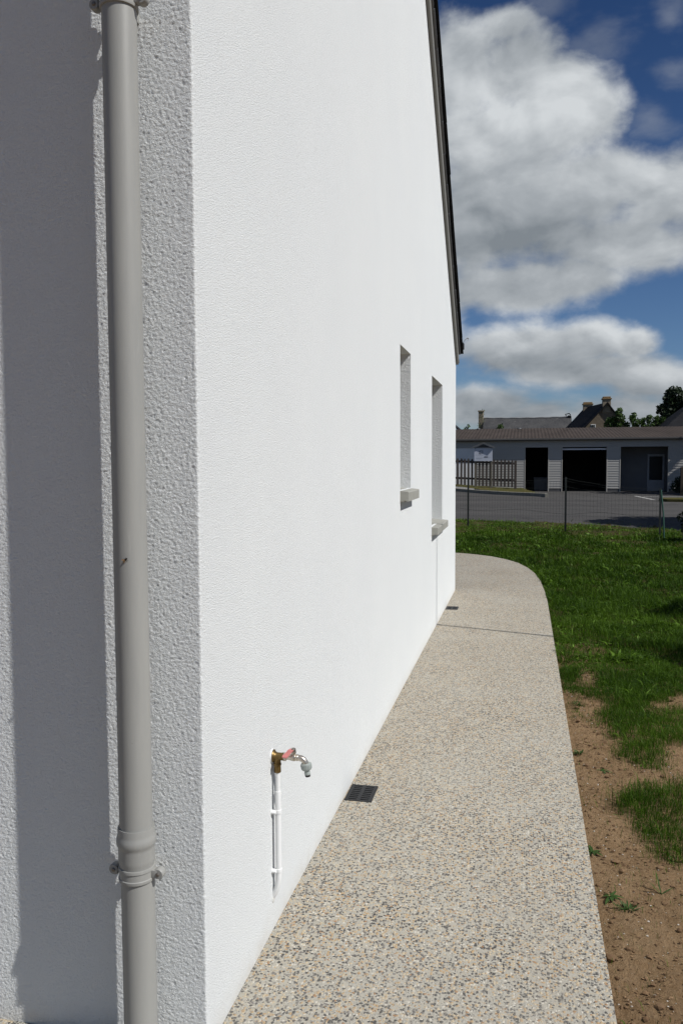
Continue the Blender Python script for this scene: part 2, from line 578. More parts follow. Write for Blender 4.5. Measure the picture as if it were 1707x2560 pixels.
def mk_leaf(name, lo, hi, trans=0.25, rough=0.55, spec=0.3):
    k = NT(name)
    at = k.n('ShaderNodeAttribute', attribute_name='tone')
    c = k.ramp(at.outputs['Fac'], [(0.0, lo), (0.75, hi), (1.0, tuple(min(1, x*1.5+0.02) for x in hi))])
    k.done(c, rough, spec=spec)
    tr = k.n('ShaderNodeBsdfTranslucent'); k.t.links.new(c, tr.inputs[0])
    mxs = k.n('ShaderNodeMixShader'); mxs.inputs[0].default_value = trans
    k.t.links.new(k.b.outputs[0], mxs.inputs[1]); k.t.links.new(tr.outputs[0], mxs.inputs[2])
    k.t.links.new(mxs.outputs[0], k.out.inputs[0])
    return k.m


M['grass'] = mk_leaf('grass_blades', (0.011, 0.038, 0.0012), (0.085, 0.158, 0.010), 0.32, 0.5, 0.12)
M['weed'] = mk_leaf('weed_leaves', (0.022, 0.055, 0.008), (0.055, 0.105, 0.022), 0.3)
M['foliage'] = mk_leaf('broad_foliage', (0.022, 0.05, 0.010), (0.075, 0.13, 0.028))
M['conifer'] = mk_leaf('dark_foliage', (0.006, 0.014, 0.005), (0.022, 0.040, 0.014), 0.15)
M['bark'] = simple('bark', (0.09, 0.065, 0.045), 0.9, 0.3, 14, 0.01, 30, stretch=(1, 1, 0.3))
def mk_pvc():
    k = NT('grey_pvc')
    c = k.mix(k.ramp(k.noise(3, 5, 0.6, k.vec((6, 6, 0.8))), [(0.35, 0.0), (0.7, 1.0)]), (0.275, 0.274, 0.258), (0.312, 0.308, 0.286))
    c = k.mix(k.ramp(k.noise(70, 4, 0.6, k.vec((1, 1, 0.12))), [(0.62, 0.0), (0.75, 0.35)]), c, (0.36, 0.355, 0.335))
    v_ = k.voro(30)
    c = k.mix(k.math('MULTIPLY', k.ramp(v_.outputs['Distance'], [(0.03, 1.0), (0.07, 0.0)]), k.ramp(k.noise(4, 2), [(0.55, 0.0), (0.62, 0.6)])), c, (0.16, 0.15, 0.13))
    r = k.ramp(k.noise(9, 5, 0.6, k.vec((1, 1, 0.3))), [(0.3, 0.36), (0.7, 0.55)])
    return k.done(c, r, k.bump(k.noise(120, 3, 0.6, k.vec((1, 1, 0.3))), 0.0002), spec=0.4)


M['pvc_grey'] = mk_pvc()
M['pvc_white'] = simple('white_pvc', (0.73, 0.73, 0.72), 0.6, 0.03, 6, spec=0.2)
M['brass'] = simple('weathered_brass', (0.17, 0.11, 0.04), 0.42, 0.3, 90, 0.0003, 400, metal=0.75)
M['chrome'] = simple('dull_nickel', (0.50, 0.45, 0.38), 0.33, 0.2, 70, metal=0.85)
M['red'] = simple('faded_red_paint', (0.50, 0.17, 0.16), 0.45, 0.15, 120)
M['connector'] = simple('grey_hose_plastic', (0.30, 0.33, 0.31), 0.5, 0.1, 60)
M['black_rubber'] = simple('black_rubber', (0.025, 0.02, 0.02), 0.6)
M['screw'] = simple('screw_steel', (0.20, 0.18, 0.16), 0.4, 0.2, 60, metal=0.7)
M['grate'] = simple('black_grate_plastic', (0.013, 0.013, 0.014), 0.55, 0.2, 40)
M['sump_shade'] = simple('sump_shade_black', (0.012, 0.011, 0.010), 0.9)
M['slate'] = simple('black_slate', (0.013, 0.0135, 0.015), 0.75, 0.35, 5, 0.001, 60, spec=0.12)
M['verge'] = simple('grey_verge_board', (0.20, 0.196, 0.18), 0.6, 0.08, 3)
M['eave_strip'] = simple('grey_eave_strip', (0.16, 0.165, 0.18), 0.5, 0.1, 5)
M['gutter'] = simple('dark_gutter', (0.10, 0.105, 0.11), 0.5, 0.1, 8)
M['sill'] = simple('cast_stone_sill', (0.31, 0.305, 0.27), 0.85, 0.12, 14, 0.001, 120)
M['frame_white'] = simple('white_window_frame', (0.75, 0.75, 0.74), 0.4, 0.03)
k = NT('window_glass'); M['glass'] = k.done((0.02, 0.025, 0.028), 0.04, spec=0.9)
M['insect'] = simple('insect_body', (0.02, 0.010, 0.005), 0.5, 0.4, 300)
M['wing'] = simple('insect_wing', (0.12, 0.07, 0.03), 0.3, 0.2, 300)


# ------------------------------------------------------------------ ground
PATH = [(-9, 0.9), (-1.0, 0.9), (-0.9, 0.6), (-0.85, -3), (0.262, -3), (0.262, 9.2), (0.250, 9.9), (0.215, 10.8), (0.155, 11.5), (0.06, 12.1), (-0.08, 12.65), (-0.28, 13.10), (-0.52, 13.45), (-0.80, 13.70), (-1.14, 13.88), (-1.6, 14.0), (-2.2, 14.05), (-9, 14.05)]


def axis(segs):
    out = []
    for a, b, st in segs:
        out += list(np.arange(a, b, st))
    return np.array(out + [segs[-1][1]])


gx = axis([(-600, -60, 90), (-60, -6, 6), (-6, 0.1, 0.5), (0.1, 1.7, 0.022), (1.7, 5, 0.12), (5, 20, 1.5), (20, 80, 10), (80, 600, 104)])
gy = axis([(-60, -4, 8), (-4, 1.8, 0.4), (1.8, 6.6, 0.022), (6.6, 12, 0.07), (12, 24, 0.3), (24, 60, 3), (60, 120, 15), (120, 900, 130)])
GX, GY = np.meshgrid(gx, gy)


def soil_z(x, y):
    near = np.clip((x-0.24)/0.05, 0, 1)*np.clip((y+3)/2, 0, 1)*np.clip((26-y)/4, 0, 1)
    rel = 0.020*fbm(x*2.2, y*2.2, 3, 5) + 0.012*fbm(x*9, y*9, 3, 9) + 0.007*np.clip(fbm(x*20, y*20, 2, 23), -0.4, 1) - 0.022*np.clip(fbm(x*7, y*7, 2, 29)-0.42, 0, 1)
    crest = 0.012*np.exp(-((x-0.262)/0.03)**2)
    return -0.034 + near*(rel - crest) + np.clip((y-9)/10, 0, 1)*0.015*near


GZ = soil_z(GX, GY)
GZ = np.where((GY > 24), -0.05, GZ)
ny_, nx_ = GX.shape
idx = np.arange(nx_*ny_).reshape(ny_, nx_)
quads = np.stack([idx[:-1, :-1], idx[:-1, 1:], idx[1:, 1:], idx[1:, :-1]], -1).reshape(-1, 4)
struct(np_mesh('ground', np.stack([GX, GY, GZ], -1).reshape(-1, 3), quads, mat=M['soil'], smooth=True))

# path: slab with two holes for the drains
DRAINS = [(-0.794, -0.666, 3.568, 3.755), (-0.794, -0.668, 8.50, 8.685)]
bm = bmesh.new()
def loop(pts, z):
    vs = [bm.verts.new((x, y, z)) for x, y in pts]
    return [bm.edges.new((vs[i], vs[(i+1) % len(vs)])) for i in range(len(vs))]
es = loop(PATH, 0.0)
for (a, b, c, d) in DRAINS:
    es += loop([(a, c), (b, c), (b, d), (a, d)], 0.0)
bmesh.ops.triangle_fill(bm, edges=es, use_beauty=True)
for q in bm.faces:
    if q.normal.z < 0:
        q.normal_flip()
be = [e_ for e_ in bm.edges if len(e_.link_faces) == 1]
ex = bmesh.ops.extrude_edge_only(bm, edges=be)
for v in ex['geom']:
    if isinstance(v, bmesh.types.BMVert):
        v.co.z = -0.10
bmesh.ops.recalc_face_normals(bm, faces=bm.faces[:])
me = bpy.data.meshes.new('path'); bm.to_mesh(me); bm.free()
struct(link('path', me, M['aggregate']))

# road: sheet of asphalt beyond the fence, lifting slightly at the back left
EDGE = [(-60, 48), (-14, 30.5), (-1.84, 22.4), (0.89, 20.95), (3.39, 19.3), (9, 15.8), (60, -14)]
ex_, ey_ = [p[0] for p in EDGE], [p[1] for p in EDGE]


def road_z(x, y):
    s = np.clip((-0.6-x)/4, 0, 1)*np.clip((y-33)/7, 0, 1)
    return 0.0 + 0.15*s*s*(3-2*s)


rx = axis([(-60, -8, 4), (-8, 9, 0.4), (9, 60, 5)])
rt = np.linspace(0, 1, 50)
RX = np.repeat(rx[None], len(rt), 0)
Y0 = np.interp(rx, ex_, ey_)
Y0 = Y0 + 0.10*fbm(rx*1.6, rx*0, 3, 4)
RY = Y0[None] + (62-Y0[None])*rt[:, None]
RZ = road_z(RX, RY)
RZ[0] -= 0.04
idx = np.arange(RX.size).reshape(RX.shape)
quads = np.stack([idx[:-1, :-1], idx[:-1, 1:], idx[1:, 1:], idx[1:, :-1]], -1).reshape(-1, 4)
struct(np_mesh('road', np.stack([RX, RY, RZ], -1).reshape(-1, 3), quads, mat=M['asphalt'], smooth=True))

# white bay markings on the asphalt
M['line'] = simple('worn_white_paint', (0.34, 0.33, 0.31), 0.8, 0.35, 9)
def strip(name, p, q, w, z=0.004):
    p, q = Vector((*p, 0)), Vector((*q, 0))
    t = (q-p).normalized(); nrm = Vector((-t.y, t.x, 0))*w/2
    vs = [(*(p+nrm).xy, z), (*(q+nrm).xy, z), (*(q-nrm).xy, z), (*(p-nrm).xy, z)]
    m = MB(); m.add(vs, [(0, 3, 2, 1)])
    return struct(m.build(name, M['line']))
strip('road_marking', (4.70, 37.3), (4.95, 33.8), 0.16)
strip('road_marking', (4.95, 36.6), (9.5, 36.2), 0.22)

# kerb and the raised grass bank behind it
KERB = [(0.86, 35.6), (0.80, 36.1), (0.45, 36.6), (-0.6, 37.6), (-2.2, 38.9), (-4.0, 40.1), (-7, 41.2), (-12, 41.5)]
M['kerb'] = simple('concrete_kerb', (0.20, 0.19, 0.16), 0.9, 0.3, 6, 0.004, 40)
def kerb_line(name, pts, h, w):
    m = MB()
    vs = []
    for i, p in enumerate(pts):
        a = Vector(pts[max(i-1, 0)]); b = Vector(pts[min(i+1, len(pts)-1)])
        t = (b-a).normalized(); nn = Vector((t.y, -t.x))*w
        z = float(road_z(np.array(p[0]), np.array(p[1])))
        o_ = Vector(p); i_ = o_ + nn
        vs += [(o_.x, o_.y, z-0.1), (o_.x+nn.x*0.08, o_.y+nn.y*0.08, z+h-0.012), (o_.x+nn.x*0.25, o_.y+nn.y*0.25, z+h), (i_.x, i_.y, z+h), (i_.x, i_.y, z-0.1)]
    fs = []
    for i in range(len(pts)-1):
        for j in range(4):
            fs.append((i*5+j, i*5+j+1, i*5+5+j+1, i*5+5+j))
    fs += [(0, 1, 2, 3, 4), tuple((len(pts)-1)*5+j for j in (4, 3, 2, 1, 0))]
    m.add(vs, fs)
    return struct(m.build(name, M['kerb'], smooth=40))
kerb_line('kerb', KERB, 0.15, 0.15)
bank_poly = [(0.62, 36.55), (0.38, 36.9), (-0.5, 37.75), (-2.1, 39.05), (-3.9, 40.25), (-7, 41.35), (-12, 41.65), (-12, 42.3), (-0.1, 42.3), (0.1, 40.0), (0.5, 38.0)]
k = NT('bank_turf')
M['bank'] = k.done(k.mix(k.ramp(k.noise(3, 6, 0.7), [(0.35, 0.0), (0.65, 1.0)]), (0.045, 0.052, 0.014), (0.10, 0.082, 0.030)), 0.95, k.bump(k.noise(25, 5), 0.03), spec=0.1)
bx_, by_ = np.meshgrid(np.arange(-12, 0.7, 0.12), np.arange(36.5, 42.4, 0.12))
def bank_z(x, y):
    return road_z(x, y) + 0.135 + 0.05*np.clip((y-38)/2.5, 0, 1) + 0.06*np.clip((-0.5-x)/3, 0, 1) + 0.02*fbm(x*3, y*3, 2, 3)
idx = np.arange(bx_.size).reshape(bx_.shape)
q = np.stack([idx[:-1, :-1], idx[:-1, 1:], idx[1:, 1:], idx[1:, :-1]], -1).reshape(-1, 4)
cx_, cy_ = bx_.ravel()[q].mean(1), by_.ravel()[q].mean(1)
q = q[inpoly(cx_, cy_, bank_poly)]
struct(np_mesh('bank', np.stack([bx_, by_, bank_z(bx_, by_)], -1).reshape(-1, 3), q, mat=M['bank'], smooth=True))
# small grassed island at the right of the yard
isl = [(5.2, 32.2), (5.0, 32.9), (5.3, 33.6), (6.2, 33.9), (12, 34.0), (12, 32.0), (6, 32.0)]
m = MB(); m.prism(isl, -0.05, 0.10, 'z')
struct(m.build('bank', M['bank']))
isk = [(5.15, 32.1), (4.9, 32.9), (5.2, 33.72)]

# ------------------------------------------------------------------ house
WX, FY, BY = -0.80, 1.93, 9.81          # gable plane, front facade, back facade
SL = 0.825
ZB = 2.80
def zfar(y): return ZB + SL*(BY-y)
ZN = 3.55
YR = (ZB + SL*BY - ZN + SL*FY)/(2*SL)  # ridge
ZR = zfar(YR)
house = thing('house', 'white rendered gable house filling the left of the photo with two narrow windows', 'house', (-4.5, 5.9, 0))
WIN = [(5.36, 5.87, 1.357, 2.317), (7.25, 8.19, 0.965, 2.304)]
YS = FY + 0.12
def tri_fill_wall(name, outer, holes, mat, plane):
    bm = bmesh.new()
    es = []
    for lp in [outer] + holes:
        vs = [bm.verts.new(plane(*p)) for p in lp]
        es += [bm.edges.new((vs[i], vs[(i+1) % len(vs)])) for i in range(len(vs))]
    bmesh.ops.triangle_fill(bm, edges=es, use_beauty=True)
    m = MB()
    bm.verts.index_update()
    m.add([v.co[:] for v in bm.verts], [[v.index for v in q.verts] for q in bm.faces])
    bm.free()
    return m
outer = [(YS, -0.05), (BY, -0.05), (BY, zfar(BY)), (YR, ZR), (YS, ZN+SL*(YS-FY))]
gm = tri_fill_wall('gable_wall', outer, [[(a, c), (b, c), (b, d), (a, d)] for a, b, c, d in WIN], None, lambda y, z: (WX, y, z))
gw = gm.build('gable_wall', M['stucco'], house)
for p in gw.data.polygons:
    pass
# displaced render: front facade by the corner, with the arris rounded into the gable
R_ = 0.005
sf = np.arange(-1.78, WX-R_, 0.0026)
arc = np.linspace(0, pi/2, 5)
ss = [(x, FY, 0.0, -1.0, 1.0) for x in sf]
ss += [(WX-R_+R_*sin(a), FY+R_-R_*cos(a), sin(a), -cos(a), 1.0) for a in arc]
ss += [(WX, y, 1.0, 0.0, max(0.0, 1-(y-FY-R_)/0.03)) for y in np.arange(FY+R_+0.003, YS-0.0005, 0.0035)] + [(WX, YS, 1, 0, 0)]
ss = np.array(ss)
ss[0, 4] = 0
zz = np.arange(-0.05, ZN+0.001, 0.0026)
arclen = np.concatenate([[0], np.cumsum(np.hypot(np.diff(ss[:, 0]), np.diff(ss[:, 1])))])
A, ZZ = np.meshgrid(arclen, zz)
wob = gnoise(A*40, ZZ*40, 31)*0.004
h = fbm((A+wob)*105, (ZZ-0.7*wob)*125, 3, 71, 0.75)
ridg = 1-2*np.abs(gnoise((A*0.9+ZZ*0.35)*75, (ZZ-A*0.3)*95, 55))
h = 0.00060*h + 0.00060*ridg + 0.0005*gnoise(A*200, ZZ*215, 91)
h = h*ss[None, :, 4]
PX = ss[None, :, 0] + h*ss[None, :, 2]; PY = ss[None, :, 1] + h*ss[None, :, 3]
Vv = np.stack([PX, PY, ZZ], -1).reshape(-1, 3) - np.array([house.location[0], house.location[1], 0])
idx = np.arange(A.size).reshape(A.shape)
q = np.stack([idx[:-1, :-1], idx[:-1, 1:], idx[1:, 1:], idx[1:, :-1]], -1).reshape(-1, 4)
fw = np_mesh('front_wall', Vv, q, mat=[M['stucco_relief'], M['stucco']], parent=house, smooth=True)
fw.data.polygons.foreach_set('material_index', np.tile((ss[:-1, 0] > WX-0.002).astype(np.int32), len(zz)-1))
m = MB()
m.add([(-10, FY, -.05), (-1.78, FY, -.05), (-1.78, FY, ZN), (-10, FY, ZN)], [(0, 1, 2, 3)])
m.add([(-10, BY, -.05), (WX, BY, -.05), (WX, BY, zfar(BY)), (-10, BY, zfar(BY))], [(0, 3, 2, 1)])
m.add([(-10, FY, -.05), (-10, BY, -.05), (-10, BY, zfar(BY)), (-10, YR, ZR), (-10, FY, ZN)], [(0, 1, 2, 3, 4)])
m.build('wall', M['stucco'], house)
for i, (a, b, c, d) in enumerate(WIN):
    m = MB()   # reveals
    D_ = 0.20
    m.add([(WX, a, c), (WX-D_, a, c), (WX-D_, a, d), (WX, a, d)], [(0, 1, 2, 3)])
    m.add([(WX, b, c), (WX-D_, b, c), (WX-D_, b, d), (WX, b, d)], [(3, 2, 1, 0)])
    m.add([(WX, a, d), (WX-D_, a, d), (WX-D_, b, d), (WX, b, d)], [(0, 1, 2, 3)])
    m.add([(WX, a, c), (WX-D_, a, c), (WX-D_, b, c), (WX, b, c)], [(3, 2, 1, 0)])
    w = m.build('window', M['stucco_jamb'], house)
    m = MB(); xf0, xf1, t = WX-D_-0.05, WX-D_+0.004, 0.06
    m.box(xf0, xf1, a, a+t, c, d, 0.004); m.box(xf0, xf1, b-t, b, c, d, 0.004)
    m.box(xf0+.002, xf1-.002, a+t, b-t, c, c+t, 0.004); m.box(xf0+.002, xf1-.002, a+t, b-t, d-t, d, 0.004)
    m.build('frame', M['frame_white'], w)
    m = MB(); m.box(xf0+0.02, xf0+0.03, a+t-.01, b-t+.01, c+t-.01, d-t+.01)
    m.build('pane', M['glass'], w)
    m = MB()   # cast sill, top falling outward
    x0, x1 = WX-D_+0.006, WX+0.056
    y0, y1 = a-0.006, b+0.05
    prof = [(x0, c+0.012), (WX-0.06, c+0.004), (x1-0.004, c-0.008), (x1, c-0.013), (x1, c-0.072), (x1-0.014, c-0.072), (x1-0.017, c-0.066), (x1-0.026, c-0.066), (x1-0.029, c-0.072), (x0, c-0.072)]
    if i == 0:
        m.prism(prof, y0, y1, 'y')
    else:      # two cast pieces with a fine joint
        m.prism(prof, y0, a+0.40, 'y'); m.prism([(px, pz+0.003) for px, pz in prof], a+0.403, y1, 'y')
    m.build('sill', M['sill'], w)

# roof: verge board, grey strip and courses of slate over the gable
def roof_pt(y, off, x):  # point on roof line, 'off' along the slope normal (far slope)
    n_ = Vector((0, SL, 1)).normalized()
    return (x, y+n_.y*off, zfar(y)+n_.z*off)
def slope_slab(m, yb, yt, x0, x1, o0, o1, far=True, o0t=None, o1t=None):
    o0t = o0 if o0t is None else o0t; o1t = o1 if o1t is None else o1t
    vs = []
    for x in (x0, x1):
        for (y, o) in ((yb, o0), (yt, o0t), (yt, o1t), (yb, o1)):
            p = roof_pt(y, o, x)
            if not far:
                p = (p[0], 2*YR-p[1], p[2])
            vs.append(p)
    m.add(vs, [(0, 1, 2, 3), (7, 6, 5, 4), (0, 4, 5, 1), (1, 5, 6, 2), (2, 6, 7, 3), (3, 7, 4, 0)])
YE, YN = BY+0.02, None
m = MB(); slope_slab(m, YE, YR, -10.2, WX-0.02, 0.0, 0.06); slope_slab(m, FY-0.0+2*(YR-FY)+0.05, YR, -10.2, WX-0.02, 0.0, 0.06, far=False)
roof = m.build('roof', M['slate'], house)
m = MB()
for far in (True, False):
    slope_slab(m, BY+0.055 if far else 2*YR-FY+0.05, YR, WX+0.002, WX+0.031, -0.085, 0.03, far)
m.add([(WX+0.004, BY+0.001, zfar(BY)-0.10), (WX+0.004, BY+0.05, zfar(BY)-0.10), (WX+0.038, BY+0.05, zfar(BY)-0.085), (WX+0.038, BY+0.001, zfar(BY)-0.085), (WX+0.004, BY+0.001, zfar(BY)-0.05), (WX+0.004, BY+0.05, zfar(BY)-0.06), (WX+0.038, BY+0.05, zfar(BY)-0.06), (WX+0.038, BY+0.001, zfar(BY)-0.05)], [(0, 3, 2, 1), (4, 5, 6, 7), (0, 1, 5, 4), (1, 2, 6, 5), (2, 3, 7, 6), (3, 0, 4, 7)])
m.build('verge_board', M['verge'], house)
for far in (True, False):
    m = MB()
    y = YE if far else 2*YR-FY+0.08
    kk = 0
    while y > YR+0.2:
        jx = random.uniform(-0.004, 0.004)
        slope_slab(m, y, y-0.25, WX-0.01, WX+0.052+jx, 0.036+random.uniform(0, .006), 0.050, far, 0.030, 0.044)
        y -= 0.245
    m.build('verge_strip', M['eave_strip'], roof)
m = MB()
for far in (True, False):
    y = (YE+0.02) if far else 2*YR-FY+0.10
    while y > YR:
        jx = random.uniform(-0.0025, 0.0025)
        slope_slab(m, y, max(y-0.40, YR-0.02), -10.2, WX+0.082+jx, 0.074+random.uniform(-.002, .002), 0.083+random.uniform(-.0015, .002), far, 0.058, 0.066)
        y -= 0.20
m.build('slates', M['slate'], roof)
# gutters
def gutter(yc, zt, nm):
    m = MB()
    prof = []
    for a in np.linspace(pi, 2*pi, 13):
        prof.append((yc+0.062*cos(a), zt+0.075*sin(a)))
    inner = [(yc+0.056*cos(a), zt+0.068*sin(a)) for a in np.linspace(2*pi, pi, 13)]
    m.prism(prof+inner, -10.2, WX+0.088, 'x')
    m.prism([(yc+0.06*cos(a), zt-.001+0.073*sin(a)) for a in np.linspace(pi, 2*pi, 13)], WX+0.082, WX+0.0885, 'x')
    return m
gz = zfar(BY) + 0.13
g = gutter(BY+0.105, gz+0.02, 'gutter').build('gutter', M['gutter'], house, smooth=40)
m = MB()   # curled strap end at the gutter stop
pts = [(WX+0.075, BY+0.105, gz+0.03), (WX+0.095, BY+0.105, gz+0.055), (WX+0.122, BY+0.105, gz+0.078), (WX+0.138, BY+0.105, gz+0.074), (WX+0.128, BY+0.105, gz+0.052)]
for i in range(len(pts)-1):
    p, q_ = Vector(pts[i]), Vector(pts[i+1])
    m.add([p+Vector((0, -.012, 0)), p+Vector((0, .012, 0)), q_+Vector((0, .012, 0)), q_+Vector((0, -.012, 0)),
           p+Vector((0.004, -.012, .006)), p+Vector((0.004, .012, .006)), q_+Vector((0.004, .012, .006)), q_+Vector((0.004, -.012, .006))],
          [(0, 1, 2, 3), (7, 6, 5, 4), (0, 4, 5, 1), (1, 5, 6, 2), (2, 6, 7, 3), (3, 7, 4, 0)])
m.build('strap', simple('zinc_strap', (0.30, 0.26, 0.21), 0.5, 0.3, 60), g)
gutter(FY-0.10, ZN+0.06, 'gutter').build('gutter', M['gutter'], house, smooth=40)

# ------------------------------------------------------------------ downpipe at the corner
PXc, PYc, PR = -0.950, FY-0.079, 0.0412
dp = thing('downpipe', 'grey plastic downpipe clamped to the white front wall beside the house corner', 'downpipe', (PXc, PYc, 0))
m = MB(); m.lathe([(PR, 0.575), (PR, 1.6), (PR, 2.66)], (PXc, PYc, 0), (0, 0, 1), 64)
m.build('pipe', M['pvc_grey'], dp, smooth=50)
m = MB(); m.lathe([(PR, 2.70), (PR, 3.1), (PR, 3.56)], (PXc, PYc, 0), (0, 0, 1), 64)
m.build('pipe', M['pvc_grey'], dp, smooth=50)
m = MB(); m.lathe([(PR+.001, -0.02), (PR+.001, 0.25), (PR+.001, 0.52)], (PXc+0.001, PYc+0.002, 0), (0, 0, 1), 64)
m.build('pipe', M['pvc_grey'], dp, smooth=50)
for dz in (0.0, 2.128):
    m = MB(); m.lathe([(PR+a_, z_+dz) for a_, z_ in ((0.0008, 0.633), (0.0040, 0.634), (0.0046, 0.630), (0.0048, 0.618), (0.0058, 0.612), (0.0078, 0.606), (0.0086, 0.599), (0.0078, 0.592), (0.0058, 0.587), (0.0044, 0.583), (0.0040, 0.578), (0.0040, 0.552), (0.0036, 0.545), (0.0018, 0.538), (0.0014, 0.530))], (PXc, PYc, 0), (0, 0, 1), 64)
    m.build('socket', M['pvc_grey'], dp, smooth=40)
def bracket(z):
    m = MB()
    m.lathe([(PR+.0005, 0), (PR+.0042, 0.0005), (PR+.0048, 0.003), (PR+.0048, 0.008), (PR+.0028, 0.0095), (PR+.0028, 0.0265), (PR+.0048, 0.028), (PR+.0048, 0.033), (PR+.0042, 0.0355), (PR+.0005, 0.036)], (PXc, PYc, z), (0, 0, 1), 64)
    for s in (-1, 1):   # ears closing the collar
        m.lathe([(0.010, -0.012), (0.0135, -0.0105), (0.0140, 0.0), (0.0140, 0.006), (0.0120, 0.009)], (PXc+s*0.0605, PYc, z+0.019), (0, -1, 0), 24)
        m.box(PXc+s*0.044-0.006, PXc+s*0.054+0.004, PYc-0.010, PYc+0.010, z+0.009, z+0.029, 0.002)
    m.box(PXc-0.014, PXc+0.014, PYc+PR+0.004, FY+0.002, z+0.006, z+0.030, 0.002)
    b = m.build('bracket', M['pvc_grey'], dp, smooth=40)
    for s in (-1, 1):
        m = MB(); m.lathe([(0.0048, 0.008), (0.0052, 0.0105), (0.003, 0.0125)], (PXc+s*0.0605, PYc, z+0.019), (0, -1, 0), 16)
        m.build('screw', M['screw'], b, smooth=40)
bracket(0.497); bracket(2.625)

# insect on the pipe
ix, iz = PXc+0.0092, 1.315
iy = PYc-sqrt(PR**2-0.0092**2)-0.0026
ins = thing('insect', 'tiny brown fly clinging to the grey downpipe', 'insect', (ix, iy, iz))
m = MB(); m.lathe([(0.0004, -0.0055), (0.0019, -0.004), (0.0024, -0.001), (0.0017, 0.0008), (0.0022, 0.0024), (0.0015, 0.004), (0.0017, 0.0052), (0.0004, 0.0068)], (ix, iy-0.001, iz), (0.7, -0.2, 0.6), 14)
m.build('body', M['insect'], ins, smooth=60)
for s in (-1, 1):
    m = MB()
    p0 = Vector((ix, iy-0.0025, iz)); a = Vector((-0.55, -0.3, -0.5+0.5*s)).normalized()*0.009; b = Vector((0.3, -0.1, -0.5)).normalized()*0.0028
    m.add([p0, p0+a*0.6+b, p0+a, p0+a*0.6-b, p0+Vector((0, -.0004, 0)), p0+a*0.6+b+Vector((0, -.0004, 0)), p0+a+Vector((0, -.0004, 0)), p0+a*0.6-b+Vector((0, -.0004, 0))], [(0, 1, 2, 3), (7, 6, 5, 4), (0, 4, 5, 1), (1, 5, 6, 2), (2, 6, 7, 3), (3, 7, 4, 0)])
    m.build('wing', M['wing'], ins)
m = MB()
for s in (-1, 1):
    for t in (-0.002, 0.0005, 0.003):
        b0 = Vector((ix+t*0.7, iy, iz+t*0.6))
        m.tube([b0, b0+Vector((-0.6*s*0.003, -0.001, 0.7*s*0.003)), b0+Vector((-0.6*s*0.005, 0.003, 0.7*s*0.005))], 0.0003, 5)
m.build('legs', M['insect'], ins)

# ------------------------------------------------------------------ garden tap
TY, TZ = 2.513, 0.587
tap = thing('garden_tap', 'brass garden tap with red lever and grey hose connector on the white wall', 'tap', (WX, TY, TZ))
m = MB(); m.lathe([(0.0225, 0.0), (0.0225, 0.003), (0.020, 0.005)], (WX, TY, TZ), (1, 0, 0), 32); m.build('wall_plate', M['pvc_white'], tap, smooth=40)
m = MB()
m.lathe([(0.0215, 0.005), (0.0205, 0.008), (0.0150, 0.012), (0.0125, 0.017), (0.0120, 0.034), (0.0128, 0.035), (0.0128, 0.040), (0.010, 0.041)], (WX, TY, TZ), (1, 0, 0), 28)
m.lathe([(0.0125, 0.004), (0.0118, -0.014), (0.0110, -0.022), (0.0128, -0.023), (0.0128, -0.030), (0.0110, -0.032), (0.0118, -0.042), (0.0118, -0.052), (0.0095, -0.054)], (WX+0.0185, TY, TZ), (0, 0, 1), 28)
m.build('elbow', M['brass'], tap, smooth=40)
m = MB()
m.lathe([(0.0135, 0.041), (0.0140, 0.042), (0.0140, 0.049), (0.0130, 0.050)], (WX, TY, TZ), (1, 0, 0), 6)
m.lathe([(0.0095, 0.050), (0.0092, 0.058), (0.0105, 0.064), (0.0118, 0.070), (0.0118, 0.078), (0.0098, 0.082), (0.0108, 0.084), (0.0108, 0.088), (0.0092, 0.090)], (WX, TY, TZ), (1, 0, 0), 28)
m.tube([(WX+0.088, TY, TZ), (WX+0.098, TY, TZ-0.001), (WX+0.107, TY+0.001, TZ-0.006), (WX+0.113, TY+0.001, TZ-0.015), (WX+0.115, TY+0.001, TZ-0.026)], [0.0098, 0.0098, 0.0098, 0.0098, 0.0095], 22)
m.lathe([(0.0068, 0.006), (0.0068, 0.014), (0.0085, 0.015), (0.0085, 0.020)], (WX+0.074, TY, TZ), (0, 0, 1), 24)
body = m.build('tap_body', M['chrome'], tap, smooth=40)
m = MB()
m.lathe([(0.0060, 0.019), (0.0075, 0.020), (0.0078, 0.028), (0.0050, 0.031)], (WX+0.074, TY, TZ), (0, 0, 1), 8)
m.build('stem_nut', M['screw'], tap, smooth=30)
m = MB()   # red lever: stamped plate dropping towards the viewer
P0 = Vector((WX+0.070, TY+0.004, TZ+0.024)); P1 = Vector((WX+0.066, TY-0.012, TZ+0.024)); P2 = Vector((WX+0.060, TY-0.018, TZ+0.017)); P3 = Vector((WX+0.054, TY-0.028, TZ+0.011)); P4 = Vector((WX+0.051, TY-0.033, TZ+0.007))
sd = Vector((0.9, -0.25, 0.0)).normalized()
ws = [0.0085, 0.009, 0.0085, 0.0105, 0.0075]
vs = []
for p, w_ in zip([P0, P1, P2, P3, P4], ws):
    for zt in (0, 0.0028):
        vs += [p-sd*w_+Vector((0, 0, zt)), p+sd*w_+Vector((0, 0, zt))]
fs = []
for i in range(4):
    a = i*4; b = a+4
    fs += [(a, b, b+1, a+1), (a+2, a+3, b+3, b+2), (a, a+2, b+2, b), (a+1, b+1, b+3, a+3)]
fs += [(0, 1, 3, 2), (16, 18, 19, 17)]
m.add(vs, fs)
m.build('lever', M['red'], tap, smooth=40)
m = MB()
ca = Vector((0.16, 0.0, -1)).normalized(); cbp = Vector((WX+0.1145, TY+0.001, TZ-0.017))
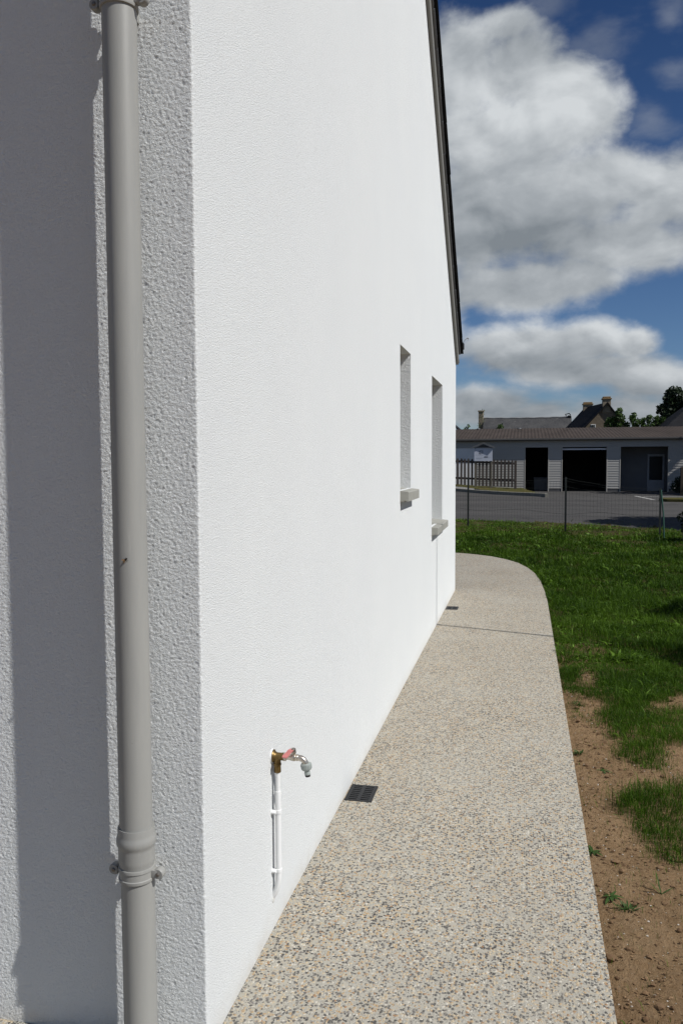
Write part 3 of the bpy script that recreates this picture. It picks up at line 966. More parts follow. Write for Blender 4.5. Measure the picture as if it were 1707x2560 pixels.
prof = [(0.0100, 0.0), (0.0165, 0.0005), (0.0175, 0.003), (0.0170, 0.017), (0.0150, 0.021), (0.0088, 0.023), (0.0085, 0.026), (0.0098, 0.028), (0.0098, 0.037), (0.0075, 0.0375)]
m.lathe(prof, cbp, ca, 28)
for k_ in range(20):
    a = 2*pi*k_/20
    x_ = ca.cross(Vector((0, 1, 0))).normalized(); y_ = ca.cross(x_)
    d_ = x_*cos(a)+y_*sin(a)
    m.tube([cbp+ca*0.003+d_*0.0172, cbp+ca*0.017+d_*0.0168], 0.0011, 6)
con = m.build('hose_connector', M['connector'], tap, smooth=40)
m = MB(); m.lathe([(0.0085, 0.0376), (0.0088, 0.039), (0.0082, 0.044), (0.005, 0.0445)], cbp, ca, 24)
m.build('seal', M['black_rubber'], con, smooth=40)

sup = thing('supply_pipe', 'white water pipe running down the white wall below the brass tap', 'pipe', (WX, TY, 0.1))
m = MB()
xp = WX+0.0195
m.tube([(xp, TY, TZ-0.053), (xp, TY, 0.40), (xp, TY, 0.30)], 0.0078, 24)
m.build('pipe', M['pvc_white'], sup, smooth=50)
m = MB()
pts = [(xp, TY, 0.470), (xp, TY, 0.3), (xp, TY, 0.185)] + [(xp-0.045*(1-cos(a)), TY, 0.185-0.085*sin(a)) for a in np.linspace(0.15, 1.45, 9)]
m.tube(pts, 0.0098, 24)
m.build('sleeve', M['pvc_white'], sup, smooth=50)
for z in (0.402, 0.203):
    m = MB()
    m.lathe([(0.0099, -0.006), (0.0118, -0.0055), (0.0118, 0.0055), (0.0099, 0.006)], (xp, TY, z), (0, 0, 1), 28)
    m.box(WX-0.001, xp-0.004, TY-0.016, TY-0.004, z-0.006, z+0.006, 0.0015)
    m.lathe([(0.005, 0.0), (0.005, 0.014), (0.003, 0.016)], (WX, TY-0.014, z), (1, 0, 0), 14)
    m.build('clip', M['pvc_white'], sup, smooth=40)
m = MB(); m.lathe([(0.016, -0.001), (0.015, 0.0015), (0.010, 0.003)], (WX, TY, 0.105), (1, 0, 0), 20)
m.build('filler', M['stucco_relief'], sup, smooth=40)

# ------------------------------------------------------------------ drain grates let into the path
for i, (a, b, c, d) in enumerate(DRAINS):
    dg = thing('drain_grate', ['black slotted drain grate against the white wall, the nearer one beyond the tap', 'black slotted drain grate against the white wall, the farther one by the house corner'][i], 'drain grate', ((a+b)/2, (c+d)/2, 0), 'drain grates in the path')
    m = MB(); bw = 0.016; z0, z1 = -0.008, 0.003
    a2, b2, c2, d2 = a+.001, b-.001, c+.001, d-.001
    mid = (a2+b2)/2
    m.box(a2, a2+bw, c2, d2, z0, z1); m.box(b2-bw, b2, c2, d2, z0, z1); m.box(mid-0.008, mid+0.008, c2, d2, z0, z1)
    ns = 8; pitch = (d2-c2-0.016)/ns
    for s0, s1 in ((a2+bw, mid-0.008), (mid+0.008, b2-bw)):
        for j in range(ns+1):
            yc = c2+0.008+j*pitch
            lo = c2 if j == 0 else yc-pitch*0.30; hi = d2 if j == ns else yc+pitch*0.30
            m.box(s0, s1, lo, hi, z0, z1-0.0004)
    m.build('grid', M['grate'], dg)
    m = MB(); m.box(a+.0005, b-.0005, c+.0005, d-.0005, -0.03, -0.026); m.build('sump_shade', M['sump_shade'], dg)  # near-black sheet; the darkness below the slots is put into its colour

# ------------------------------------------------------------------ lawn
LAWN = [(0.27, 5.75), (0.37, 5.62), (0.49, 5.5), (0.5, 5.3), (0.46, 5.02), (0.5, 4.8), (0.54, 4.51), (0.66, 4.28), (0.72, 4.51), (0.7, 4.76), (0.79, 5.15), (0.80, 5.55), (1.05, 5.80), (6, 5.8), (9, 15.8), (3.45, 19.25), (0.89, 20.95), (-1.84, 22.4), (-3.2, 23.2), (-3.2, 13.9), (0.255, 9.8), (0.262, 6)]
PATCH = [(.45, 3.99), (.58, 4.1), (.77, 4.14), (1.6, 4.1), (1.6, 3.1), (.70, 3.28), (.62, 3.33), (.56, 3.34), (.51, 3.41), (.51, 3.58), (.45, 3.79)]
HOLE = [(0.41, 6.27), (0.52, 6.32), (0.54, 6.02), (0.47, 5.77), (0.38, 5.83)]
STRIP = [(0.27, 5.6), (0.41, 5.48), (0.39, 5.17), (0.27, 5.1)]
RIGHTP = [(0.74, 5.3), (1.4, 5.75), (2.2, 5.8), (2.2, 4.7), (1.4, 4.65), (0.70, 4.72)]


def density(x, y):
    x0_, y0_ = x, y
    x = x + rng.normal(0, 0.030, x.shape); y = y + rng.normal(0, 0.045, y.shape)
    jx = x + 0.07*fbm(x*5, y*5, 3, 41); jy = y + 0.10*fbm(x*5+9, y*5, 3, 43)
    d = np.where(inpoly(jx, jy, LAWN), 1.0, 0.0)
    d = np.where(inpoly(x + 0.045*fbm(x*9, y*9, 2, 47), y + 0.06*fbm(x*9, y*9+5, 2, 48), PATCH), 1.0, d)
    d = np.where(inpoly(jx, jy, HOLE), 0.05, d)
    d = np.where((d < 0.5) & inpoly(jx, jy, STRIP), 0.45, d)
    d = np.where((d < 0.5) & inpoly(jx, jy, RIGHTP), 0.85, d)
    clump = fbm(x*1.3, y*1.3, 3, 12)
    thin = np.clip((fbm(x*0.8, y*0.8, 3, 77)-0.22)*5, 0, 1)
    d = d*np.clip(0.95+0.6*clump, 0.62, 1.3)*(1-0.75*thin*np.clip((y-12)/5, 0, 1))
    far = np.clip((y-17.2)/2.0, 0, 1)
    d = d*(1-0.55*far)
    d = np.where(d < 0.02, 0.015+0.05*np.clip(fbm(x*4, y*4, 2, 66)-0.25, 0, 1), d)
    x, y = x0_, y0_
    out = inpoly(x, y, [(p[0]+0.004, p[1]) if p[0] > 0 else p for p in PATH])
    return np.where(out | (x < 0.268) & (y < 9.2), 0, d)


def blades(x0, x1, y0, y1, per, hmin, hmax, wid, seg2):
    n = int((x1-x0)*(y1-y0)*per)
    x = rng.uniform(x0, x1, n); y = rng.uniform(y0, y1, n)
    kx = x < 0.30*y+0.9          # the lawn strip the place shows, with a margin
    x, y = x[kx], y[kx]
    dn = density(x, y)
    keep = rng.uniform(0, 1.0, len(x)) < dn
    return x[keep], y[keep], dn[keep], hmin, hmax, wid


Vs, Qs, Ts, Tone = [], [], [], []
base = 0
for spec in [(0.25, 2.9, 2.2, 6.6, 26000, 0.03, 0.066, 0.0017), (0.2, 4.0, 6.6, 10.2, 9500, 0.035, 0.085, 0.0030), (-1.6, 5.2, 10.2, 14.2, 3800, 0.04, 0.095, 0.0048), (-3.0, 7.5, 14.2, 22.6, 1700, 0.035, 0.09, 0.0075)]:
    x, y, dn, h0, h1, wd = blades(*spec, True)
    n = len(x)
    z = soil_z(x, y) - 0.004
    broad = rng.uniform(0, 1, n) < np.clip(0.20+0.42*fbm(x*1.9, y*1.9, 2, 61), 0.03, 0.65)*np.where(y < 5.6, 0.3, 1)
    tall = rng.uniform(0, 1, n) < 0.03
    hgt = rng.uniform(h0, h1, n)*np.clip(0.65+0.5*dn, 0.5, 1.2)*(0.8+0.5*np.clip(fbm(x*2.2, y*2.2, 2, 19), -0.6, 1))
    hgt = np.where(tall, hgt*1.7, hgt)
    hgt = np.where(broad, hgt*0.75, hgt)
    w_ = wd*rng.uniform(0.6, 1.3, n)*np.where(broad, np.where(y > 6.0, 4.3, 3.0), 1)*np.where(tall, 1.6, 1)
    az = rng.uniform(0, 2*pi, n)
    lean = rng.uniform(0.15, 0.75, n)*hgt + np.where(broad, hgt*0.7, 0)
    lx, ly = np.cos(az)*lean, np.sin(az)*lean
    fa = az + pi/2 + rng.normal(0, 0.5, n)
    wx, wy = np.cos(fa)*w_/2, np.sin(fa)*w_/2
    bz = z
    v = np.empty((n, 5, 3))
    v[:, 0] = np.stack([x-wx*0.8, y-wy*0.8, bz], -1); v[:, 1] = np.stack([x+wx*0.8, y+wy*0.8, bz], -1)
    mx_, my_, mz = x+lx*0.38, y+ly*0.38, bz+hgt*np.where(broad, 0.5, 0.62)
    v[:, 2] = np.stack([mx_+wx, my_+wy, mz], -1); v[:, 3] = np.stack([mx_-wx, my_-wy, mz], -1)
    v[:, 4] = np.stack([x+lx, y+ly, bz+hgt*np.where(broad, 0.62, 1.0)], -1)
    i0 = base + np.arange(n)*5
    Vs.append(v.reshape(-1, 3)); Qs.append(np.stack([i0, i0+1, i0+2, i0+3], -1)); Ts.append(np.stack([i0+3, i0+2, i0+4], -1))
    tone = np.clip(rng.beta(1.6, 3.0, n)*0.85 + 0.22*fbm(x*0.9, y*0.9, 3, 88) + np.where(tall, 0.2, 0) + np.where(broad, rng.uniform(0.0, 0.42, n), 0), 0, 1)
    far = np.clip((y-16.5)/4, 0, 1)*rng.uniform(0, 0.5, n)
    Tone.append(np.repeat(np.clip(tone+far, 0, 1), 5))
    base += n*5
gr = np_mesh('grass', np.concatenate(Vs), np.concatenate(Qs), np.concatenate(Ts), M['grass'], attr={'tone': np.concatenate(Tone)})
tag(gr, 'patchy young lawn growing on bare soil right of the pale path', 'grass', kind='stuff')

# clods and bits of gravel on the bare soil
n = 26000
x = rng.uniform(0.28, 1.5, n); y = rng.uniform(2.0, 6.2, n)
kp = x < 0.235*y+0.4
x, y = x[kp], y[kp]
kp = (density(x, y) < 0.4)
x, y = x[kp], y[kp]
n = len(x)
rad = 0.0013*np.exp(rng.normal(0, 0.72, n)); rad = np.clip(rad*1.15, 0.001, 0.016)
ico = bmesh.new(); bmesh.ops.create_icosphere(ico, subdivisions=1, radius=1)
iv = np.array([v.co[:] for v in ico.verts]); itf = np.array([[v.index for v in q.verts] for q in ico.faces]); ico.free()
V3 = iv[None]*(rad[:, None, None]*rng.uniform(0.65, 1.35, (n, len(iv), 1)))*np.stack([rng.uniform(.8, 1.4, n), rng.uniform(.8, 1.4, n), rng.uniform(.5, .9, n)], -1)[:, None]
V3 = V3 + np.stack([x, y, soil_z(x, y)+rad*0.35], -1)[:, None]
T3 = (itf[None] + (np.arange(n)*len(iv))[:, None, None]).reshape(-1, 3)
tone = np.repeat(np.where((rng.uniform(0, 1, n) < 0.09) & (rad < 0.004), rng.uniform(.75, 1, n), np.where(rad > 0.005, rng.uniform(0, .3, n), rng.uniform(0, .5, n))), len(iv))
k = NT('clods_and_gravel')
at = k.n('ShaderNodeAttribute', attribute_name='tone')
M['clod'] = k.done(k.ramp(at.outputs['Fac'], [(0.0, (0.10, 0.058, 0.03)), (0.5, (0.25, 0.16, 0.088)), (0.75, (0.33, 0.28, 0.22)), (1.0, (0.55, 0.52, 0.47))]), 0.9, spec=0.2)
cl = np_mesh('soil_clods', V3.reshape(-1, 3), None, T3, M['clod'], attr={'tone': tone})
tag(cl, 'small crumbs of earth and grit lying on the bare brown soil', 'gravel', kind='stuff')


def leaf_strip(m, p, d, up, ln, w, curl, nseg=4):
    d = Vector(d).normalized(); side = d.cross(Vector((0, 0, 1))).normalized()
    vs = []
    for i in range(nseg+1):
        t = i/nseg
        ww = w*sin(pi*min(0.98, 0.18+0.8*t))
        c = Vector(p) + d*(ln*t*cos(up)) + Vector((0, 0, ln*(t*sin(up) - curl*t*t)))
        vs += [c-side*ww/2, c+Vector((0, 0, -ww*0.12)), c+side*ww/2]
    fs = []
    for i in range(nseg):
        a = i*3
        fs += [(a, a+1, a+4, a+3), (a+1, a+2, a+5, a+4)]
    m.add(vs, fs)


def weed(x, y, label, kind, group=None):
    z = float(soil_z(np.array(x), np.array(y)))
    t = thing('weed', label, 'weed', (x, y, z), group)
    m = MB()
    if kind == 'blades':
        for az, up, ln in ((2.0, 1.15, 0.085), (0.45, 0.45, 0.06), (2.9, 0.8, 0.065)):
            leaf_strip(m, (x, y, z), (cos(az), sin(az), 0), up, ln, 0.006, 0.1)
    elif kind == 'tuft':
        for _ in range(34):
            az = random.uniform(0, 2*pi); rr_ = random.uniform(0, 0.035)
            leaf_strip(m, (x+cos(az)*rr_, y+sin(az)*rr_*0.7, z), (cos(az), sin(az), 0), random.uniform(.2, 1.2), random.uniform(.015, .04), random.uniform(.005, .009), 0.25, 3)
    else:
        for j in range(9):
            az = j*2.4
            leaf_strip(m, (x, y, z+0.003), (cos(az), sin(az), 0), random.uniform(.12, .6), random.uniform(.03, .06), random.uniform(.010, .016), 0.35, 4)
    m.build('leaves', M['weed'], t)
    o = t.children[0]
    at = o.data.attributes.new('tone', 'FLOAT', 'POINT')
    at.data.foreach_set('value', [random.uniform(.2, .9) for _ in o.data.vertices])
    m = MB(); m.tube([(x, y, z-0.01), (x, y, z+0.006)], 0.002, 6); m.build('stem', M['weed'], t)
    return t


weed(0.50, 3.07, 'lone seedling of three thin upright blades on the bare brown soil', 'blades')
weed(0.37, 2.93, 'small spreading tuft of fine green leaves on bare soil near the path edge', 'tuft')
weed(0.285, 3.38, 'tiny green sprig against the edge of the path beside bare soil', 'sprig')
weed(0.318, 3.0, 'flat dark green rosette between the path edge and the spreading tuft', 'sprig')
weed(0.41, 4.30, 'leafy weed on the soil between the path and the dark grass patch', 'sprig')
weed(0.83, 5.06, 'broad-leaved weed at the right frame edge among thin grass', 'sprig')
weed(0.36, 5.44, 'weed lying across the soil where the roadside grass strip ends', 'tuft')
weed(0.31, 4.52, 'small weed in the soil close to the slab edge, below the thin grass strip', 'tuft')

# ------------------------------------------------------------------ trees and bushes
def cloud_leaves(centres, n, size, seed=0):
    """leaf quads scattered in and on lumpy clusters -> verts, quads, tone"""
    g = np.random.default_rng(seed)
    c = np.array([q[:3] for q in centres]); r = np.array([q[3] for q in centres])
    pr = r**2/np.sum(r**2)
    k_ = g.choice(len(c), n, p=pr)
    d = g.normal(size=(n, 3)); d /= np.linalg.norm(d, axis=1)[:, None]
    rad_ = r[k_]*np.clip(g.beta(4, 1.3, n)*1.12, 0, 1.2)
    p = c[k_] + d*rad_[:, None]*np.array([1, 1, 0.95])
    a = g.normal(size=(n, 3)); a /= np.linalg.norm(a, axis=1)[:, None]
    b = np.cross(a, g.normal(size=(n, 3))); b /= np.linalg.norm(b, axis=1)[:, None]
    s = size*g.uniform(0.6, 1.4, n)[:, None]
    v = np.stack([p-a*s, p+b*s*0.45, p+a*s, p-b*s*0.45], 1)
    tone = np.clip(g.beta(2, 2.4, n) + 0.25*(g.random(len(c))[k_]-0.5), 0, 1)
    return v.reshape(-1, 3), np.arange(n*4).reshape(-1, 4), np.repeat(tone, 4)


def tree(name, label, cat, x, y, h, rad, kind, n, leaf, seed, mat, group=None, z0=0.0, skirt=0.25):
    g = random.Random(seed)
    t = thing(name, label, cat, (x, y, z0), group)
    cs = []
    m = MB()
    m.tube([(x, y, z0-0.2), (x+0.02*h*g.uniform(-1, 1), y, z0+h*0.35), (x+0.03*h*g.uniform(-1, 1), y, z0+h*0.85)], [h*0.022+0.02, h*0.015+0.012, 0.012], 10)
    nl = 22 if kind != 'bush' else 14
    for i in range(nl):
        f_ = (i+0.5)/nl
        zz_ = z0 + h*(skirt + (1-skirt)*f_)
        if kind == 'cone':
            w_ = rad*(1-f_)**0.75 + 0.1*rad
        elif kind == 'spire':
            w_ = rad*(0.35+0.65*sin(pi*min(1, 0.25+0.72*f_)))*(1 if f_ < 0.8 else 0.55)
        else:
            w_ = rad*sqrt(max(0.05, 1-(2*f_-0.9)**2))
        az = i*2.399+g.uniform(-.4, .4); rr_ = w_*g.uniform(0.35, 0.85)
        px, py = x+cos(az)*rr_, y+sin(az)*rr_
        br = rad*g.uniform(0.26, 0.46) if kind != 'cone' else (0.18*rad+0.34*w_)*g.uniform(.8, 1.2)
        cs.append((px, py, zz_, br))
        m.tube([(x, y, max(z0+0.05, zz_-h*0.15)), ((x+px)/2, (y+py)/2, zz_-h*0.04), (px, py, zz_)], [h*0.008+.006, h*0.005+.004, 0.005], 6)
    cs.append((x, y, z0+h*0.95, rad*0.22))
    m.build('trunk', M['bark'], t, smooth=60)
    v, q_, tone = cloud_leaves(cs, n, leaf, seed)
    np_mesh('crown', v-np.array([x, y, z0]), q_, mat=mat, parent=t, attr={'tone': tone})
    return t


TG = 'trees behind the low garage'
tree('tree', 'tall dark dense tree rising behind the garage roof at the right', 'tree', 12.05, 74, 7.15, 1.6, 'spire', 9000, 0.17, 3, M['conifer'], TG, skirt=0.1)
tree('tree', 'dark tree cut by the right frame edge behind the tallest tree', 'tree', 13.75, 73, 7.3, 1.4, 'spire', 5000, 0.17, 5, M['conifer'], TG, skirt=0.1)
tree('sapling', 'bushy sapling in front of the gabled stone house, leftmost of the saplings', 'tree', 6.25, 66, 4.75, 0.55, 'round', 1500, 0.10, 8, M['foliage'], TG)
tree('sapling', 'tallest bright green sapling in front of the gabled stone house', 'tree', 7.0, 66, 5.45, 0.75, 'round', 2600, 0.10, 9, M['foliage'], TG)
tree('sapling', 'green sapling covering the right foot of the gabled house roof', 'tree', 8.05, 66, 5.05, 0.7, 'round', 2200, 0.10, 10, M['foliage'], TG)
for i, (x_, h_, r_) in enumerate([(8.75, 4.7, 0.55), (9.2, 4.85, 0.55), (9.75, 4.9, 0.5), (10.2, 4.75, 0.45)]):
    tree('sapling', ['rounded sapling just right of the gabled house', 'slim sapling second right of the gabled house', 'pointed sapling third right of the gabled house', 'small sapling nearest the thin mast'][i], 'tree', x_, 66, h_, r_, 'round', 1300, 0.10, 20+i, M['foliage'], TG)
tree('shrub', 'low green shrub top showing below the tall dark tree', 'shrub', 11.15, 68, 4.6, 0.7, 'bush', 1300, 0.11, 31, M['foliage'])
tree('shrub', 'wispy pale shrub above the garage roof left of the slate roof chimney', 'shrub', -4.35, 65, 4.45, 0.5, 'bush', 420, 0.09, 33, M['foliage'])
tree('shrub', 'small green treetop peeking over the garage in front of the slate roof', 'shrub', -1.75, 60, 4.12, 0.5, 'bush', 900, 0.08, 35, M['foliage'])
tree('shrub', 'dark low shrub at the right frame edge beside the wire fence end', 'shrub', 3.22, 16.75, 0.62, 0.34, 'bush', 1500, 0.035, 38, M['conifer'], skirt=0.12)
tree('shrub', 'dark rounded bush against the shaded garage wall at right', 'shrub', 7.25, 41.0, 0.62, 0.50, 'bush', 1400, 0.06, 36, M['conifer'], skirt=0.15)
# neighbours to the right whose shade falls into the view
tree('shrub', 'bushy garden shrub right of the lawn casting shade on the grass', 'shrub', 3.35, 8.35, 2.0, 0.75, 'bush', 2600, 0.07, 40, M['foliage'], 'shrubs along the right side of the garden')
tree('shrub', 'smaller garden shrub nearer the viewer right of the lawn', 'shrub', 2.75, 6.45, 1.55, 0.5, 'bush', 1800, 0.06, 41, M['foliage'], 'shrubs along the right side of the garden')
tree('tree', 'tree beside the road right of the wire fence casting shade on asphalt', 'tree', 8.6, 20.3, 6.3, 2.3, 'round', 15000, 0.12, 42, M['foliage'])
tree('tree', 'broad tree beside the garage at right shading its wall', 'tree', 13.0, 38.8, 8.5, 3.4, 'round', 9000, 0.16, 43, M['foliage'], skirt=0.12)

# slim pole beside the lawn whose shadow crosses the path and climbs the wall
po = thing('pole', 'slim grey metal pole standing in the lawn right of the path', 'pole', (1.72, 6.92, 0))
m = MB(); m.tube([(1.72, 6.92, -0.1), (1.72, 6.92, 2.0), (1.72, 6.92, 3.72)], [0.02, 0.018, 0.016], 14); m.build('shaft', M['gutter'], po, smooth=50)
m = MB(); m.lathe([(0.021, 3.71), (0.021, 3.73), (0.008, 3.745)], (1.72, 6.92, 0), (0, 0, 1), 14); m.build('cap', M['gutter'], po, smooth=40)

# ------------------------------------------------------------------ wire fence
M['post_metal'] = simple('dark_green_post', (0.022, 0.026, 0.024), 0.5, 0.2, 20)
M['green_metal'] = simple('green_coated_metal', (0.010, 0.045, 0.032), 0.6, 0.2, 20, spec=0.15)
M['wire'] = simple('green_grey_wire', (0.045, 0.05, 0.045), 0.5, 0.2, 20)
fe = thing('wire_fence', 'low wire mesh fence with dark metal posts between lawn and road', 'fence', (0.894, 18.6, 0))
FP = [(-10.6, 25.6, 1.12), (-8.2, 24.2, 1.12), (-5.9, 22.8, 1.12), (-3.6, 21.4, 1.12), (-1.32, 19.95, 1.15), (0.894, 18.6, 1.19), (2.75, 17.9, 0.97)]
for (x_, y_, h_) in FP:
    m = MB(); z = -0.1
    m.box(x_-0.021, x_+0.021, y_-0.003, y_+0.003, z, h_); m.box(x_-0.003, x_+0.003, y_+0.003, y_+0.032, z, h_-0.003)
    m.build('post', M['post_metal'], fe)
m = MB(); m.tube([(2.755, 17.86, 0.93), (2.75, 17.5, 0.48), (2.735, 17.25, -0.05)], 0.016, 10); m.build('strut', M['green_metal'], fe, smooth=50)
m = MB()
for i in range(len(FP)-1):
    a, b = Vector(FP[i][:2]), Vector(FP[i+1][:2])
    ha, hb = FP[i][2]-0.03, FP[i+1][2]-0.03
    ln = (b-a).length
    nv = int(ln/0.076)
    zs = [0.02, 0.12, 0.22, 0.33, 0.43, 0.54, 0.64, 0.75, 0.86, 0.97]
    sag = random.uniform(0.02, 0.06)
    def wp(t, z):
        p = a.lerp(b, t); top = ha+(hb-ha)*t
        s_ = sag*sin(pi*t)*(z/1.1) + 0.006*sin(t*21+z*5)
        return (p.x, p.y+0.012*sin(t*9+z*4), z*(top/1.02) - s_)
    for z in zs + [1.02]:
        nseg = 12
        for j in range(nseg):
            m.tube([wp(j/nseg, z), wp((j+1)/nseg, z)], 0.0016 if z < 1 else 0.0019, 3, cap=False)
    for j in range(1, nv):
        t = j/nv
        m.tube([wp(t, 0.0), wp(t, 0.5), wp(t, 0.98 if i < 5 else 0.9)], 0.0014, 3, cap=False)
m.build('wire_mesh', M['wire'], fe)
m = MB()
for i in range(3, len(FP)-1):
    a, b = FP[i], FP[i+1]
    pts = [(a[0]+(b[0]-a[0])*t, a[1]+(b[1]-a[1])*t-0.012, 0.40+0.03*sin(t*7+i)) for t in np.linspace(0, 1, 9)]
    m.tube(pts, 0.0026, 5)
m.build('tension_wire', M['wire'], fe)
M['dark_wood'] = simple('dark_stained_wood', (0.045, 0.032, 0.022), 0.8, 0.3, 9, 0.003, 60, stretch=(1, 1, 0.2))
for j, (x_, y_, h_, lb) in enumerate([(2.99, 16.4, 0.86, 'dark wooden post at the right frame edge where the wire fence ends'), (6.70, 38.0, 1.22, 'weathered wooden post in the yard by the garage bush')]):
    wp_ = thing('wooden_post', lb, 'post', (x_, y_, 0), 'wooden posts')
    m = MB(); m.box(x_-0.055, x_+0.055, y_-0.055, y_+0.055, -0.1, h_, 0.008); m.build('shaft', M['dark_wood'], wp_)
    m = MB(); m.add([(x_-.058, y_-.058, h_+.001), (x_+.058, y_-.058, h_+.001), (x_+.058, y_+.058, h_+.001), (x_-.058, y_+.058, h_+.001), (x_, y_, h_+.045)], [(0, 1, 2, 3), (0, 4, 1), (1, 4, 2), (2, 4, 3), (3, 4, 0)]); m.build('cap', M['dark_wood'], wp_)

# ------------------------------------------------------------------ garage
GYF = 42.4
ga = thing('garage', 'long low grey clad garage with brown roof and three open bays across the road', 'garage', (0, GYF, 0))
M['cladding'] = simple('grey_cladding', (0.37, 0.358, 0.335), 0.6, 0.07, 1.2, 0.001, 30, stretch=(0.4, 1, 4))
M['reveal'] = simple('pale_door_trim', (0.42, 0.40, 0.36), 0.6, 0.1, 5)
M['plinth'] = simple('dark_plinth', (0.075, 0.075, 0.078), 0.9, 0.2, 5)
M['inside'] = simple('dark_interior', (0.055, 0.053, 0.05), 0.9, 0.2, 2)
M['porch'] = simple('grey_porch_wall', (0.14, 0.14, 0.145), 0.8, 0.1, 2)
M['white_door'] = simple('white_sheet_door', (0.74, 0.75, 0.77), 0.5, 0.05, 2)
M['eternit'] = simple('brown_grey_corrugated_sheet', (0.060, 0.049, 0.043), 0.95, 0.2, 1.5, 0.002, 40, spec=0.05, stretch=(1, 0.4, 1))
ZE = 2.63
OPEN = [(0.05, 1.16, 2.19), (1.86, 3.97, 2.19), (4.63, 6.83, 2.21)]
ROLL_ = (-4.9, -2.36, 2.22)
m = MB()
lap, zb = 0.123, 0.16
def clad(x0, x1, za, zt):
    z = za
    while z < zt-0.001:
        z2 = min(z+lap, zt)
        m.add([(x0, GYF-0.020, z), (x1, GYF-0.020, z), (x1, GYF-0.004, z2), (x0, GYF-0.004, z2), (x0, GYF+0.01, z), (x1, GYF+0.01, z), (x1, GYF+0.01, z2), (x0, GYF+0.01, z2)], [(0, 1, 2, 3), (4, 7, 6, 5), (0, 4, 5, 1), (2, 6, 7, 3), (0, 3, 7, 4), (1, 5, 6, 2)])
        z = z2
xs = [-12, ROLL_[0], ROLL_[1], OPEN[0][0], OPEN[0][1], OPEN[1][0], OPEN[1][1], OPEN[2][0], OPEN[2][1], 14]
for i in range(0, 10, 2):
    clad(xs[i], xs[i+1], zb, 2.22)
clad(-12, 14, 2.22, 2.64)
m.build('front_wall', M['cladding'], ga)
for i in range(0, 10, 2):
    m = MB(); m.box(xs[i]+0.01, xs[i+1]-0.01, GYF-0.006, GYF+0.2, -0.1, zb-0.002); m.build('plinth', M['plinth'], ga)
m = MB()   # side, back and party walls
m.box(-12, -11.9, GYF+0.02, GYF+6, -0.05, 2.6); m.box(13.9, 14, GYF+0.02, GYF+6, -0.05, 2.6); m.box(-11.9, 13.9, GYF+5.9, GYF+6, -0.05, 3.2)
for xw in (-2.1, 1.5, 4.3):
    m.box(xw-0.06, xw+0.06, GYF+0.02, GYF+5.9, -0.05, 2.6)
m.box(8.6, 8.7, GYF+0.02, GYF+5.9, -0.05, 2.6)
m.box(-11.9, 13.9, GYF+0.02, GYF+5.9, 2.605, 2.64)
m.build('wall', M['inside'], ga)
m = MB()   # porch of the right hand bay
m.box(4.37, 8.59, GYF+1.25, GYF+1.33, -0.05, 2.6)
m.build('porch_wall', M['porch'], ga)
m = MB(); dx0, dx1, dy = 6.05, 6.86, GYF+1.25
m.box(dx0, dx0+0.09, dy-0.045, dy-0.002, 0.0, 1.86, 0.006); m.box(dx1-0.09, dx1, dy-0.045, dy-0.002, 0.0, 1.86, 0.006); m.box(dx0+.09, dx1-.09, dy-0.043, dy-0.002, 1.74, 1.85, 0.006); m.box(dx0+.09, dx1-.09, dy-0.043, dy-0.002, 0.0, 0.55, 0.006)
M['dim_glass'] = simple('dim_glass', (0.012, 0.013, 0.014), 0.5, 0.1, 2, spec=0.3)
dr = m.build('door', simple('grey_door_paint', (0.30, 0.305, 0.32), 0.5), ga)
m = MB(); m.box(dx0+.085, dx1-.085, dy-0.025, dy-0.02, 0.54, 1.75); m.build('pane', M['dim_glass'], dr)
m = MB(); m.tube([(dx0+.05, dy-.045, .95), (dx0+.05, dy-.08, .95), (dx0+.13, dy-.08, .95)], 0.01, 8); m.build('handle', M['screw'], dr)
m = MB()   # white ribbed sheet door
x_ = ROLL_[0]
while x_ < ROLL_[1]-0.01:
    x2 = min(x_+0.115, ROLL_[1]); m.box(x_+0.003, x2-0.003, GYF+0.02, GYF+0.04, 0.02, 2.215); m.box(x_-0.003, x_+0.003, GYF+0.03, GYF+0.038, 0.02, 2.21); x_ = x2
m.build('sheet_door', M['white_door'], ga)
for (a, b, t) in OPEN:      # trims of each bay
    m = MB(); m.box(a-0.045, a, GYF-0.026, GYF+0.12, 0.0, t, 0.004); m.build('door_trim', M['reveal'], ga)
    m = MB(); m.box(b, b+0.045, GYF-0.026, GYF+0.12, 0.0, t, 0.004)
    m.build('door_trim', M['reveal'], ga)
m = MB(); m.box(OPEN[1][0]+0.01, OPEN[1][1]-0.01, GYF+0.06, GYF+0.10, 2.08, 2.12, 0.004); m.box(OPEN[1][0]+0.01, OPEN[1][1]-0.01, GYF+0.10, GYF+1.9, 2.125, 2.16)
m.build('raised_door', M['white_door'], ga)
# roof: corrugated sheets falling to the front
m = MB()
xw = np.arange(-12.4, 14.4, 0.0295)
amp = 0.011
pr = [(x__, amp*sin(x__*2*pi/0.177)) for x__ in xw]
ye, zr_e, yb_, zr_b = GYF-0.27, ZE+0.02, GYF+6.2, ZE+0.79
vs = [(x__, ye, zr_e+h__) for x__, h__ in pr] + [(x__, yb_, zr_b+h__) for x__, h__ in pr]
nn_ = len(pr)
vs += [(x__, ye, zr_e+h__-0.012) for x__, h__ in pr] + [(x__, yb_, zr_b+h__-0.012) for x__, h__ in pr]
fs = [(i, i+1, nn_+i+1, nn_+i) for i in range(nn_-1)] + [(2*nn_+i, 3*nn_+i, 3*nn_+i+1, 2*nn_+i+1) for i in range(nn_-1)] + [(i, 2*nn_+i, 2*nn_+i+1, i+1) for i in range(nn_-1)]
m.add(vs, fs)
rf = m.build('roof', M['eternit'], ga, smooth=50)
